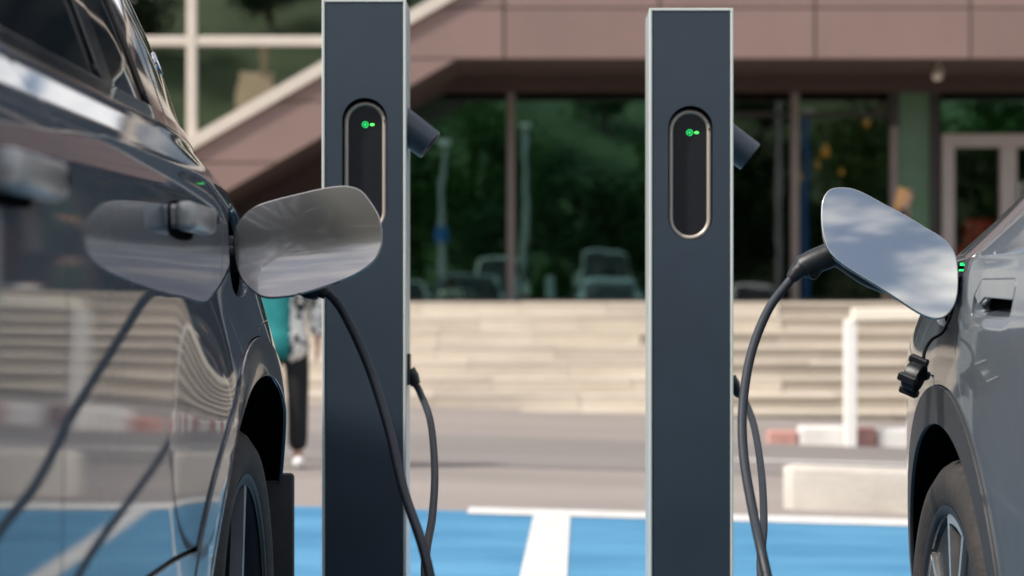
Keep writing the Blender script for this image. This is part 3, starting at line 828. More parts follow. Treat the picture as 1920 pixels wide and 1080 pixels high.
    for nm, _, f, m in segs:
        idx = [i for i, p in enumerate(per) if f(p)]
        if idx[-1]+1 < len(per): idx.append(idx[-1]+1)
        mb = MB(); mb.grid(strip(idx, us, 0))
        c.part(nm, mb, m, smooth=True, angle=180)
    ir = [i for i, p in enumerate(per) if p[0] > .5 and sp['lamp'][0] < p[1] < sp['lamp'][1]]
    for sd in (1, -1):
        mb = MB(); mb.grid(strip(ir, np.linspace(.93, .45, 8)*sd, .008)); c.part('tail_light', mb, M['red_lens'], smooth=True)
    ih = [i for i, p in enumerate(per) if p[0] < -3 and .68 < p[1] < .86]
    for sd in (1, -1):
        mb = MB(); mb.grid(strip(ih, np.linspace(.95, .6, 8)*sd, .006)); c.part('headlight', mb, M['clear_lens'], smooth=True)
    ip = [i for i, p in enumerate(per) if p[0] > .5 and .50 < p[1] < .66]
    mb = MB(); mb.grid(strip(ip, np.linspace(.28, -.28, 5), .012)); c.part('number_plate', mb, M['plate'])
    c.part('underbody', MB().box(-c.W+.08, -.08, -wb+rx+.05, -rx-.05, .17, .30).box(-c.W+.42, -.42, -3.4, .75, .19, .42), M['black_matte'])
    # folded door mirror
    mb = MB(); xm_ = c.F(-1.85, zB+.06); mb.box(xm_+.02, xm_+.11, -1.96, -1.76, zB+.0, zB+.14, bev=.035, seg=3); mb.box(xm_-.03, xm_+.05, -1.95, -1.88, zB+.01, zB+.05, bev=.008); c.part('door_mirror', mb, M['gloss_black'], side=True, smooth=True)
    return c, rdoor, fdoor

def polar(mb, pts, x0, x1, cen):
    """(r, angle) outline in the wheel plane pushed along x"""
    n = len(pts); q = [(cen[1]+r*math.cos(t), cen[2]+r*math.sin(t)) for r, t in pts]
    vs = [(x0, a, z) for a, z in q]+[(x1, a, z) for a, z in q]
    mb.add(vs, [list(range(n)), list(range(2*n-1, n-1, -1))]+[(i, i+n, (i+1) % n+n, (i+1) % n) for i in range(n)])
def wheel(c, xf, Rt, rr, w, style, rot=0.0):
    cen = (xf, 0, Rt)
    # barrel and dish
    mb = MB(); mb.lathe([(-.014, rr+.004), (-.004, rr+.008), (-.006, rr-.006), (-.03, rr-.016), (-.07, rr-.03), (-w+.02, rr-.02), (-w+.01, rr+.005)], 72, 'x', cen)
    mb.lathe([(-.085, rr-.028), (-.088, .16), (-.075, .02)], 48, 'x', cen)
    wh = c.part('wheel', mb, M['rim_dark'], smooth=True, angle=60)
    wh.location = Vector((0, 0, 0))
    h = Rt-rr
    prof = [(-.016, rr-.002), (-.006, rr+.006), (0, rr+.022), (.004, rr+h*.42), (.003, rr+h*.62), (-.004, Rt-.026), (-.012, Rt-.014), (-.026, Rt-.005), (-.042, Rt-.001), (-.062, Rt), (-.066, Rt-.008), (-.076, Rt-.008), (-.08, Rt),
            (-w*.5, Rt+.001), (-w+.08, Rt), (-w+.076, Rt-.008), (-w+.066, Rt-.008), (-w+.062, Rt), (-w+.03, Rt-.004), (-w+.01, Rt-.02), (-w, rr+h*.5), (-w+.016, rr-.002)]
    mb = MB(); mb.lathe(prof, 264, 'x', cen, rfun=lambda j, i, r: r-.007 if (j % 6 == 0 and i in (6, 7, 8, 9)) else r)
    c.part('tyre', mb, M['tyre'], wh, smooth=True, angle=35)
    if style == 'v':
        for k in range(5):
            th = rot+k*2*math.pi/5; o = .27
            for sd in (-1, 1):
                mb = MB(); polar(mb, [(.07, th+sd*.32), (.07, th+sd*.12), (rr-.028, th+sd*(o-.045)), (rr-.012, th+sd*(o-.04)), (rr-.012, th+sd*(o+.022)), (rr-.03, th+sd*(o+.018))], xf-.012, xf-.040, cen)
                c.part('spoke', mb, M['rim_silver'], wh)
            arc = np.linspace(-o+.02, o-.02, 13)
            mb = MB(); polar(mb, [(rr-.006, th+t) for t in arc]+[(rr-.026, th+t) for t in arc[::-1]], xf-.011, xf-.03, cen)
            c.part('spoke_arch', mb, M['rim_silver'], wh)
            t2 = th+math.pi/5; hw = math.pi/5-o-.03
            arc = np.linspace(-hw, hw, 9)
            mb = MB(); polar(mb, [(rr-.008, t2+t) for t in arc]+[(.09, t2+hw*.4), (.09, t2-hw*.4)], xf-.022, xf-.05, cen)
            c.part('aero_insert', mb, M['rim_dark'], wh)
            arc = np.linspace(-hw*.94, hw*.94, 9)
            mb = MB(); polar(mb, [(rr-.004, t2+t) for t in arc]+[(rr-.010, t2+t) for t in arc[::-1]], xf-.012, xf-.03, cen)
            c.part('rim_edge', mb, M['rim_silver'], wh)
            arc = np.linspace(-o+.10, o-.10, 9)
            mb = MB(); polar(mb, [(rr-.03, th+t) for t in arc]+[(rr-.075, th+t*.9) for t in arc[::-1]], xf-.03, xf-.055, cen)
            c.part('pocket_web', mb, M['rim_dark'], wh)
    else:
        for k in range(5):
            th = rot+k*2*math.pi/5
            mb = MB(); polar(mb, [(.07, th+.22), (.07, th-.22), (rr*.6, th-.07), (rr-.008, th-.055), (rr-.008, th+.045), (rr*.6, th+.04)], xf-.012, xf-.035, cen)
            c.part('spoke', mb, M['rim_grey'], wh)
        mb = MB(); mb.lathe([(-.010, rr-.012), (-.006, rr-.004), (-.014, rr+.002)], 72, 'x', cen)
        c.part('rim_edge', mb, M['rim_dark'], wh, smooth=True)
    mb = MB(); mb.lathe([(-.05, .085), (-.012, .085), (-.004, .07), (0, .02), (0, .001)], 32, 'x', cen)
    c.part('hub_cap', mb, M['rim_dark'], wh, smooth=True)
    return wh
def other_wheels(c, wh):
    for mirror, dy in ((0, -c.sp['wb']), (1, 0), (1, -c.sp['wb'])):
        q = copy_tree(wh, c.root); q.location = (0, dy, 0)
        if mirror: q.scale = (-1, 1, 1)
def mirror_side(c):
    for o in c.side:
        q = copy_tree(o, c.root); q.scale = (-1, 1, 1)

def charge_flap(c, outline, gfun, m):
    """open charging flap: painted outer skin, rolled edge, dark inner lining; outline in x,z (world)"""
    pl = densify(ccw(outline), .008); V, F = triangulate(pl, (), .012)
    e = .002
    pos = [Vector((x, gfun(x, z), z)) for x, z in V]
    nor = [Vector(((gfun(x+e, z)-gfun(x-e, z))/(2*e), -1, (gfun(x, z+e)-gfun(x, z-e))/(2*e))).normalized() for x, z in V]
    faces = []
    for f in F:
        if (pos[f[1]]-pos[f[0]]).cross(pos[f[2]]-pos[f[0]]).dot(nor[f[0]]) < 0: f = f[::-1]
        faces.append(f)
    cnt = {(f[i], f[(i+1) % 3]) for f in faces for i in range(3)}
    bnd = [q for q in cnt if (q[1], q[0]) not in cnt]
    out = {}
    for i, j in bnd:
        t = (pos[j]-pos[i]).normalized()
        for q in (i, j): out[q] = out.get(q, Vector())+t.cross(nor[q])
    vs, ns, fs = list(pos), list(nor), list(faces); rings = [{}, {}, {}, {}]
    for q, o in out.items():
        o.normalize(); n = nor[q]
        for r_, (do, dn, no, nn) in zip(rings, ((.0014, .0006, .6, .8), (.0022, .0022, .95, .3), (.0022, .006, 1, 0), (-.004, .0066, -.1, -1))):
            r_[q] = len(vs); vs.append(pos[q]+o*do-n*dn); ns.append((o*no+n*nn).normalized())
    for i, j in bnd:
        ch = [{i: i, j: j}]+rings
        for a, b in zip(ch[:-1], ch[1:]): fs.append([a[j], a[i], b[i], b[j]])
    mb = MB(); mb.add(vs, fs)
    fl = obj('charge_flap', mb, m, c.root, normals=ns)
    mb = MB(); mb.add([p-n*.006 for p, n in zip(pos, nor)]+[p-n*.010 for p, n in zip(pos, nor)], [f[::-1] for f in faces]+[[i+len(pos) for i in f[::-1]] for f in faces])
    obj('flap_lining', mb, M['plug'], fl, smooth=True)
    return fl

# ---------------- left car
pL = paint('paint_slate_grey', (.062, .084, .112), .0, .5, .10, 1.46, 1.0, .08)
pF = paint('paint_slate_lit_flap', (.36, .325, .30), .75, .20, .10, 1.9)  # same paint as the body, lightened to taupe so the flap reads sunlit
ghL = [(-1.98, 1.313), (.34, 1.313), (.40, 1.36), (.30, 1.50), (.10, 1.585), (-1.40, 1.585), (-1.50, 1.56)]
specL = dict(W=1.90, R=.39, wb=2.80, paint=pL, clad=M['clad_gloss'], sill_gloss=True,
    prof=[(.18, -.07), (.30, -.03), (.50, -.036), (.70, -.031), (.86, -.028), (.98, -.025), (1.08, -.024), (1.16, -.028), (1.205, -.040), (1.225, -.052), (1.285, -.098), (1.31, -.108), (1.45, -.158), (1.60, -.228), (1.70, -.29)],
    lo=(.12, .20), up=(-.62, .105), flare=.032, fl=(.80, .38), rx=.69, rz=.555, ri=.485, rix=.545, zs=.635, zB=1.29, trim_off=.005, tuck=.012,
    per=[(-3.66, .30), (-3.72, .50), (-3.71, .68), (-3.66, .82), (-3.50, .93), (-3.0, 1.03), (-2.42, 1.09), (-2.0, 1.33), (-1.45, 1.62), (-1.0, 1.675), (-.4, 1.69), (.25, 1.675), (.48, 1.62), (.66, 1.46), (.77, 1.24), (.85, 1.04), (.90, .86), (.90, .56), (.85, .32)],
    seam=[(-.345, 1.288), (-.335, 1.20), (-.345, 1.12), (-.37, 1.05), (-.34, .99), (-.22, .9)],
    aq=.03, bseam=[(.10, .968), (.35, .975), (.60, .985), (.78, .99), (.86, .995)], d1=-1.45, d2=-2.46, dh=.93,
    port_hole=smooth_closed([(-.285, 1.13), (-.275, 1.06), (-.22, 1.02), (-.10, 1.02), (-.04, 1.06), (-.04, 1.13), (-.10, 1.175), (-.22, 1.175)], 5),
    glass=ghL, rw=(.40, 1.16), lamp=(.88, 1.04), flap=(.47, .655),
    panes=[('window', [(-1.93, 1.325), (-1.50, 1.325), (-1.50, 1.578), (-1.44, 1.578), (-1.50, 1.552)][0:2]+[(-1.52, 1.572)]+[(-1.50, 1.56)][:0], -.010),
           ('pillar_trim', [(-1.49, 1.314), (-1.41, 1.314), (-1.43, 1.582), (-1.50, 1.570)], -.004),
           ('window', [(-1.40, 1.315), (-.86, 1.315), (-.89, 1.582), (-1.42, 1.582)], -.010),
           ('pillar_trim', [(-.855, 1.314), (-.775, 1.314), (-.80, 1.583), (-.885, 1.583)], -.003),
           ('window', [(-.77, 1.315), (-.50, 1.315), (-.56, 1.583), (-.795, 1.583)], -.010),
           ('pillar_trim', [(-.493, 1.314), (-.36, 1.314), (-.36, 1.583), (-.553, 1.583)], -.003),
           ('pillar_trim', [(-.352, 1.314), (.335, 1.314), (.39, 1.36), (.295, 1.495), (.10, 1.581), (-.352, 1.581)], -.002)])
specL['panes'][0] = ('window', [(-1.93, 1.316), (-1.50, 1.316), (-1.51, 1.562)], -.010)
cl, rd, fd = build_car('parked_car', 'slate grey sport utility car charging beside the pillar, door handles standing proud', -.49, 3.65, 1, specL)
wl_ = wheel(cl, -.034, .39, .295, .25, 'blade', .12)
other_wheels(cl, wl_)
def bar_handle(c, door, a0):
    mb = MB(); mb.box(.012, .044, a0+.03, a0+.24, 1.108, 1.150, bev=.011, seg=3)
    for i, v in enumerate(mb.v):
        t = (v.y-a0)/.25; v.x += c.F(a0+.1, 1.13)-.012*(1-math.sin(math.pi*min(1, max(0, t))))
    h = c.part('door_handle', mb, M['handle_grey'], door, smooth=True)
    for aa in (a0+.035, a0+.175):
        mb = MB(); mb.box(-.02, .03, aa, aa+.055, 1.112, 1.146, bev=.006)
        for v in mb.v: v.x += c.F(a0+.1, 1.13)
        c.part('handle_mount', mb, M['handle_grey'], h, smooth=True)
    mb = MB(); mb.lathe([(0, .008), (.002, .0075), (.0025, .004), (.001, .001)], 16, 'x', (c.F(a0+.1, 1.13)+.0415, a0+.20, 1.131)); c.part('handle_button', mb, M['rubber'], h, smooth=True)
    c.panel('handle_shade', smooth_closed([(a0+.03, 1.10), (a0+.20, 1.10), (a0+.215, 1.13), (a0+.19, 1.152), (a0+.05, 1.152), (a0+.02, 1.13)], 4), M['black_matte'], h, off=.0012, flange=.002, side=False)  # flat black sheet on the door, painting the shadow behind the grip
for d, a0 in ((rd, -.86), (fd, -1.82)): bar_handle(cl, d, a0)
# round chrome badge on the rear pillar
a_, z_ = -.09, 1.435
x_ = cl.F(a_, z_)
nb_ = cl.N(a_, z_, lambda a, z: 0.0)
mb = MB(); mb.lathe([(-.004, .021), (.001, .0215), (.0025, .019), (.0015, .015), (.0028, .011), (.0025, .002), (.0025, .0005)], 28, 'x', (0, 0, 0))
q_ = Vector((1, 0, 0)).rotation_difference(nb_).to_matrix()
mb.v = [q_ @ v+cl.mp(x_, a_, z_) for v in mb.v]
obj('pillar_badge', mb, M['chrome'], cl.root, smooth=True)
mirror_side(cl)
# charging port
def port(c, cen, led):
    a, z = cen; x = c.F(a, z)
    H_ = .075
    mb = MB(); mb.box(x-.125, x-.085, a-.15, a+.15, z-H_-.03, z+H_)
    pt = c.part('charge_port', mb, M['black_matte'])
    for q in ((a-.15, a-.142), (a+.142, a+.15)): c.part('port_wall', MB().box(x-.09, x-.030, q[0], q[1], z-H_-.03, z+H_), M['plug'], pt)
    for q in ((z-H_-.03, z-H_-.024), (z+H_-.006, z+H_)): c.part('port_wall', MB().box(x-.09, x-.045, a-.142, a+.142, q[0], q[1]), M['plug'], pt)
    c.part('socket', MB().lathe([(-.078, .045), (-.03, .045), (-.03, .036), (-.07, .036)], 32, 'x', (x, a, z)), M['plug'], pt, smooth=True)
    return pt
ptL = port(cl, (-.15, 1.095), False)
YL = 3.41
outL = [(450, 413), (478, 389), (515, 376), (555, 366), (600, 355.5), (633, 350.5), (655, 351), (676, 359), (695, 382), (708, 405), (714, 432), (714, 455), (708, 474), (697, 491), (664, 514), (610, 535), (560, 550), (530, 554.5), (505, 555.5), (485, 549), (458, 525), (443, 490), (438.5, 455), (441, 430)]
outL = smooth_closed([(wx(a, YL), wz(b, YL)) for a, b in outL], 3)
def gL(x, z):
    t = (wz(470, YL)+.09*(x+.38)-z)/.10            # 0 at the fold, 1 towards the lower edge
    return YL-.021*max(0, t+.30)**2+.004*max(0, -t)**2+.10*(x+.38)**2
flL = charge_flap(cl, outL, gL, pF)
obj('hinge_arm', MB().tube(spline([(-.575, 3.47, 1.10), (-.54, 3.43, 1.095), (-.505, 3.428, 1.09), (-.46, 3.427, 1.09)], 5), .013, 10), M['plug'], flL, smooth=True)

# ---------------- right car
pR = paint('paint_moon_grey', (.105, .126, .150), .25, .40, .22, 1.5, 1.0, .2)
pRF = paint('paint_moon_bright_flap', (.50, .50, .465), .97, .03, .0, 1.9)  # same body paint, paled and made near-mirror for a brighter sky reflection
specR = dict(W=1.86, R=.36, wb=2.77, paint=pR, clad=M['cladding'],
    prof=[(.18, -.07), (.30, -.03), (.50, -.006), (.70, .002), (.86, .004), (.945, .002), (1.0, -.003), (1.05, -.008), (1.088, -.014), (1.10, -.024), (1.21, -.10), (1.24, -.118), (1.40, -.19), (1.55, -.27), (1.68, -.36)],
    lo=(.08, .17), up=(-.7, .16), flare=.005, fl=(.75, .25), tilt=.055, rx=.475, rz=.495, ri=.425, zs=.45, zB=1.225, trim_off=.006,
    per=[(-3.62, .30), (-3.68, .50), (-3.67, .66), (-3.60, .80), (-3.42, .92), (-2.9, 1.02), (-2.36, 1.08), (-1.9, 1.32), (-1.4, 1.56), (-1.0, 1.615), (-.5, 1.61), (.0, 1.54), (.4, 1.40), (.68, 1.24), (.82, 1.12), (.87, 1.0), (.88, .82), (.88, .55), (.82, .32)],
    pocket=(.965, 1.086, .010, -.24, -.15), seam=[(-.245, 1.222), (-.195, 1.14), (-.176, 1.10), (-.145, 1.04), (-.112, .995), (-.112, .95), (-.13, .907), (-.17, .86), (-.215, .8)],
    aq=.05, bseam=[(.12, .872), (.35, .90), (.60, .93), (.78, .95), (.84, .96)], d1=-1.32, d2=-2.36, dh=1.02,
    handle_hole=None,
    port_hole=smooth_closed([(-.108, 1.078), (-.104, 1.04), (-.07, .985), (-.03, .965), (.06, .97), (.12, 1.0), (.13, 1.05), (.10, 1.082), (-.095, 1.088)], 5),
    glass=[(-1.82, 1.248), (.10, 1.248), (.30, 1.275), (.0, 1.44), (-.45, 1.51), (-1.30, 1.51), (-1.42, 1.48)], rw=(.1, 1.14), lamp=(.92, 1.06), flap=None,
    panes=[('window', [(-1.78, 1.25), (-1.34, 1.25), (-1.34, 1.50), (-1.42, 1.475)], -.010),
           ('pillar_trim', [(-1.335, 1.249), (-1.26, 1.249), (-1.28, 1.507), (-1.335, 1.505)], -.004),
           ('window', [(-1.255, 1.25), (-.36, 1.25), (-.42, 1.505), (-1.275, 1.507)], -.010),
           ('pillar_trim', [(-.352, 1.249), (.095, 1.249), (.285, 1.277), (.0, 1.435), (-.41, 1.503)], -.003)])
def edge_dist(p, pts): return min(math.hypot(p[0]-q[0], p[1]-q[1]) for q in pts)
# recessed grip in the rear door
hh = round_poly([(-.192, .982), (-.198, 1.018), (-.228, 1.049), (-.465, 1.047), (-.475, 1.033), (-.455, .978)], [.012, .01, .012, .012, .012, .014], 5)
specR['handle_hole'] = hh; hh_d = densify(hh, .004)
cr, rdr, fdr = build_car('parked_car', 'lighter grey crossover car charging beside the pillar, recessed door grip', .757, 3.67, -1, specR)
for d, da in ((rdr, 0), (fdr, -1.02)):
    up_ = [(a+da, z) for a, z in [(-.206, 1.020), (-.231, 1.046), (-.463, 1.044), (-.470, 1.032), (-.465, 1.012), (-.265, 1.017), (-.225, 1.004)]]
    h = cr.panel('door_grip_plate', round_poly(up_, .005, 3), pR, d, off=lambda a, z: .0008, flange=.012, cell=.012, gap=.0005, side=False)
    cr.panel('grip_cup', [(a+da, z) for a, z in inset(hh, -.002)], pR, d, off=lambda a, z, da=da: -.040*min(1, max(0, 1.4*edge_dist((a-da, z), hh_d)/.030))-.0005, flange=0, cell=.01, gap=0, side=False)
wr_ = wheel(cr, -.004, .36, .265, .235, 'v', math.pi/2+.10)
other_wheels(cr, wr_)
mirror_side(cr)
ptR = port(cr, (.01, 1.02), True)
for zz, hgt, x0_ in ((1.0785, .0045, -.036), (1.0625, .0135, -.034)):
    cr.part('charge_light', MB().box(x0_-.012, x0_, .02, .032, zz-hgt/2, zz+hgt/2, bev=.001), M['port_led'], ptR)
YR = 3.55
outR = [(1574, 350.5), (1560, 357), (1550, 373), (1546.5, 395), (1546, 425), (1549, 450), (1557, 470), (1572, 488), (1600, 508), (1640, 533), (1680, 560), (1714, 583), (1738, 594), (1758, 594), (1774, 582), (1786, 560), (1791, 530), (1792, 495), (1789, 475), (1780, 458), (1764, 443), (1735, 425), (1700, 402), (1660, 380), (1625, 360), (1600, 351)]
outR = smooth_closed([(wx(a, YR), wz(b, YR)) for a, b in outR], 3)
def gR(x, z): return YR+.33*(z-1.09)+.12*(z-1.09)**2-.01*(x-.60)
flR = charge_flap(cr, outR, gR, pRF)
obj('hinge_arm', MB().tube(spline([(.80, 3.66, 1.05), (.775, 3.60, 1.045), (.745, 3.575, 1.045), (.70, 3.575, 1.05)], 5), .012, 10), M['plug'], flR, smooth=True)
# rubber socket cover dangling on its cord
cap_c = P(1716, 706, 3.60)
cvr = obj('socket_cover', MB().lathe([(-.018, .005), (-.018, .030), (-.010, .033), (.012, .033), (.014, .029), (.0, .028), (-.004, .004)], 28, 'x', (0, 0, 0)), M['plug'], None, smooth=True)
mt = Matrix.Translation(cap_c) @ Matrix.Rotation(R(24), 4, 'Y') @ Matrix.Rotation(R(-28), 4, 'Z') @ Matrix.Scale(.85, 4)
for v in cvr.data.vertices: v.co = (mt @ v.co)-wloc(cr.root)
cvr.parent = cr.root
tabs = MB()
for ang in (20, 110, 200, 290):
    q = Matrix.Rotation(R(ang), 4, 'X'); mb_ = MB().box(-.024, .018, -.009, .009, .028, .044, bev=.003)
    tabs.add([mt @ (q @ v) for v in mb_.v], mb_.f)
obj('cover_tabs', tabs, M['plug'], cvr)
obj('cover_cord', MB().tube(spline([(.765, 3.64, .985), P(1768, 622, 3.63), P(1748, 636, 3.61), P(1735, 655, 3.60), P(1731, 675, 3.60)], 6), .0032, 8), M['plug'], cvr, smooth=True)

# ------------------------------------------------------------------ charging pillars
def stadium(cx, z0, z1, w, n=16):
    r = w/2; out = []
    for i in range(n+1): t = math.pi*i/n; out.append((cx+r*math.cos(t), z1-r+r*math.sin(t)))
    for i in range(n+1): t = math.pi+math.pi*i/n; out.append((cx+r*math.cos(t), z0+r+r*math.sin(t)))
    return out
def charger(label, xl, xr, yf, depth, ztop, rec, holder, outlet):
    """rec: centre x, bottom, top of the opening; built in place"""
    t = thing('charging_pillar', label, 'charging pillar', ((xl+xr)/2, yf+depth/2, g((xl+xr)/2, yf)))
    e = .0072; cx, rz0, rz1 = rec
    yb = yf+depth
    op = stadium(cx, rz0, rz1, .106)
    # front plate with the opening
    pl = densify(ccw([(xl+e, .012), (xr-e, .012), (xr-e, ztop-e), (xl+e, ztop-e)]), .2)
    V, F = triangulate(pl, [op], .08)
    mb = MB(); mb.add([(x, yf+.0025, z) for x, z in V], F)
    n = len(op); mb.add([(x, yf+.0025, z) for x, z in op]+[(x, yf+.032, z) for x, z in op], [(i, (i+1) % n, (i+1) % n+n, i+n) for i in range(n)])
    obj('front_panel', mb, M['navy'], t, smooth=True, angle=30)
    # bright edge frame
    fr = MB()
    for a, b in ((xl, xl+e-.0006), (xr-e+.0006, xr)): fr.box(a, b, yf, yf+.016, 0, ztop, bev=.0014)
    fr.box(xl+e, xr-e, yf+.0002, yf+.016, ztop-e+.0006, ztop-.0002, bev=.0012)
    obj('edge_frame', fr, M['alu_edge'], t)
    hs = MB(); hs.box(xl+.001, xl+.004, yf+.0165, yb, 0, ztop-.001); hs.box(xr-.004, xr-.001, yf+.0165, yb, 0, ztop-.001)
    hs.box(xl+.0045, xr-.0045, yf+.0165, yb-.001, ztop-.006, ztop-.002); hs.box(xl+.0045, xr-.0045, yb-.006, yb-.001, 0, ztop-.0065)
    obj('housing', hs, M['alu'], t)
    obj('base_plate', MB().box(xl-.04, xr+.04, yf-.04, yb+.04, -.004, .012, bev=.004), M['alu'], t)
    # recess: bezel and display
    st = stadium(cx, rz0+.006, rz1-.012, .091, 20)
    path = [(x, yf+.026, z) for x, z in st]; path = path+[path[0], path[1]]
    obj('bezel', MB().tube(path, .0058, 10, cap=False), M['bezel'], t, smooth=True)
    st2 = stadium(cx, rz0+.008, rz1-.014, .087, 20)
    scr = obj('display', MB().prism(st2, yf+.027, yf+.031), M['screen'], t)
    obj('recess_back', MB().prism(stadium(cx, rz0-.002, rz1+.002, .112, 20), yf+.0312, yf+.035), M['black_matte'], t)
    lz = rz1-.061; lx = cx-.0005
    ring = [(lx+.0066*math.cos(a), yf+.0262, lz+.0066*math.sin(a)) for a in np.linspace(-1.9, 4.1, 28)]
    obj('status_ring', MB().tube(ring, .0009, 6), M['led'], scr)
    obj('status_dot', MB().lathe([(-.0008, .0004), (-.0008, .0022), (.0004, .0026)], 14, 'y', (lx, yf+.0265, lz)), M['led'], scr)
    mb = MB(); mb.lathe([(-.0010, .0003), (-.0010, .0024), (.0004, .0028)], 16, 'y', (0, 0, 0))
    mb.v = [Vector((lx+.0165+v.x*1.9, yf+.0265+v.y, lz+v.z)) for v in mb.v]
    obj('status_light', mb, M['led_bright'], scr)
    # plug holster on the side
    hc = Vector(holder[0]); d = Vector(holder[1]).normalized(); L = holder[2]; r = .0385
    u = d.cross(Vector((0, 1, 0))).normalized(); w = d.cross(u)
    def ringp(s, rr): return [hc+d*s+(u*math.cos(a)+w*math.sin(a))*rr for a in np.linspace(0, 2*math.pi, 33)[:-1]]
    mb = MB(); rings = [ringp(-.06, r), ringp(L-.002, r), ringp(L, r-.0015), ringp(L, r-.005), ringp(L-.05, r-.006), ringp(L-.05, .001)]
    mb.grid([q+[q[0]] for q in rings]); obj('plug_holster', mb, M['navy'], t, smooth=True, angle=40)
    # cable outlet
    ox, oy, oz = outlet
    obj('outlet_plate', MB().box(ox-.002, ox+.005, oy-.03, oy+.03, oz-.012, oz+.062, bev=.002), M['plug'], t)
    obj('cable_gland', MB().tube([(ox, oy, oz+.022), (ox+.010, oy, oz+.006), (ox+.018, oy, oz-.012)], [.017, .0165, .012], 16), M['plug'], t, smooth=True)
    return t
YC = 4.67
zL, zR_ = wz(-1.5, YC), wz(15, YC)
charger('navy charging pillar whose plug feeds the slate grey car', wx(603.5, YC), wx(761.5, YC), YC, .165, zL,
        (wx(683.5, YC), wz(437, YC), wz(183, YC)), (P(768, 236, 4.755)+Vector((-.01, 0, 0)), (.80, 0, -.62), .075), (wx(766, 4.755)-.0005, 4.755, wz(712, 4.755)))
charger('navy charging pillar whose plug feeds the lighter grey crossover', wx(1217.5, YC), wx(1375, YC), YC, .18, zR_,
        (wx(1295, YC), wz(450, YC), wz(198, YC)), (P(1368, 258, 4.755)+Vector((-.01, 0, 0)), (.80, 0, -.62), .075), (wx(1374, YC)+.0005, 4.755, wz(727, 4.755)))

# ------------------------------------------------------------------ charging cables with plugs
def cable(label, port_c, plug_pts, plug_rad, grip, path, loc):
    t = thing('charging_cable', label, 'cable', loc)
    obj('cable', MB().tube(spline(path, 14), .0083, 14), M['cable'], t, smooth=True)
    obj('plug', MB().tube(spline(plug_pts, 6), plug_rad, 18), M['plug'], t, smooth=True)
    for gname, gp, gr in grip: obj(gname, MB().tube(gp, gr, 18), M['plug'], t, smooth=True)
    return t
def fit(rad, n):  # resample a radius list to n stations
    return list(np.interp(np.linspace(0, 1, n), np.linspace(0, 1, len(rad)), rad))
# left car: the plug hangs behind the flap, only its tail shows below
pp = [(-.565, 3.50, 1.095), (-.50, 3.50, 1.09), (-.44, 3.50, 1.075), P(575, 536, 3.50), P(598, 541, 3.50)]
k = len(spline(pp, 6))
path = [P(575, 532, 3.50), P(592, 539, 3.50), P(610, 546, 3.50), P(642, 582, 3.50), P(690, 683, 3.48), P(728, 800, 3.40), P(757, 920, 3.31), P(806, 1080, 3.17),
        Vector((-.12, 3.10, .30)), Vector((-.06, 3.08, .10)), Vector((.03, 3.14, .018)), Vector((.07, 3.32, .018)), Vector((.00, 3.48, .022)), Vector((-.10, 3.55, .12)), Vector((-.17, 3.60, .32)),
        P(797, 1080, 3.74), P(811, 965, 4.08), P(815, 880, 4.36), P(807, 790, 4.60), P(787, 735, 4.74), Vector((wx(766, 4.755)+.016, 4.755, wz(720, 4.755)))]
cable('dark charging cable dropping from the slate grey car', None, pp, fit([.034, .030, .024, .021, .019], k),
      [('plug_tail', [P(588, 537.5, 3.50), P(602, 542.5, 3.50), P(614, 552, 3.50)], [.0155, .0150, .0105]), ('plug_collar', [P(570, 530, 3.50), P(583, 535, 3.50)], [.0215, .0215])], path, (-.15, 4.2, .01))
# right car: grip and strain relief stand out from behind the flap
pp = [(.80, 3.63, 1.03), (.70, 3.63, 1.04), (.62, 3.63, 1.06), P(1575, 478, 3.63), P(1540, 485, 3.63), P(1512, 497, 3.63), P(1500, 505, 3.63)]
k = len(spline(pp, 6))
path = [P(1505, 502, 3.63), P(1492, 513, 3.63), P(1478, 530, 3.63), P(1440, 582, 3.60), P(1408, 665, 3.54), P(1393, 760, 3.46), P(1394, 850, 3.38), P(1410, 950, 3.28), P(1438, 1080, 3.15),
        Vector((.42, 3.08, .32)), Vector((.47, 3.06, .10)), Vector((.56, 3.14, .018)), Vector((.62, 3.34, .018)), Vector((.57, 3.54, .022)), Vector((.50, 3.66, .14)), Vector((.46, 3.76, .34)),
        P(1427, 1080, 3.86), P(1432, 985, 4.12), P(1428, 890, 4.38), P(1414, 800, 4.60), P(1394, 748, 4.74), Vector((wx(1374, YC)+.016, 4.755, wz(737, 4.755)))]
cable('dark charging cable arching up to the lighter grey crossover', None, pp, fit([.034, .031, .027, .024, .0235, .022, .019], k),
      [('plug_tail', [P(1509, 499, 3.63), P(1494, 510, 3.63), P(1483, 523, 3.63)], [.0185, .0150, .0105]), ('plug_collar', [P(1512, 497, 3.63), P(1505, 502.5, 3.63)], [.0235, .0235]),
       ('plug_trigger', [P(1530, 497, 3.63), P(1527, 510, 3.63), P(1522, 523, 3.63)], [.016, .012, .006])], path, (.55, 4.2, .01))

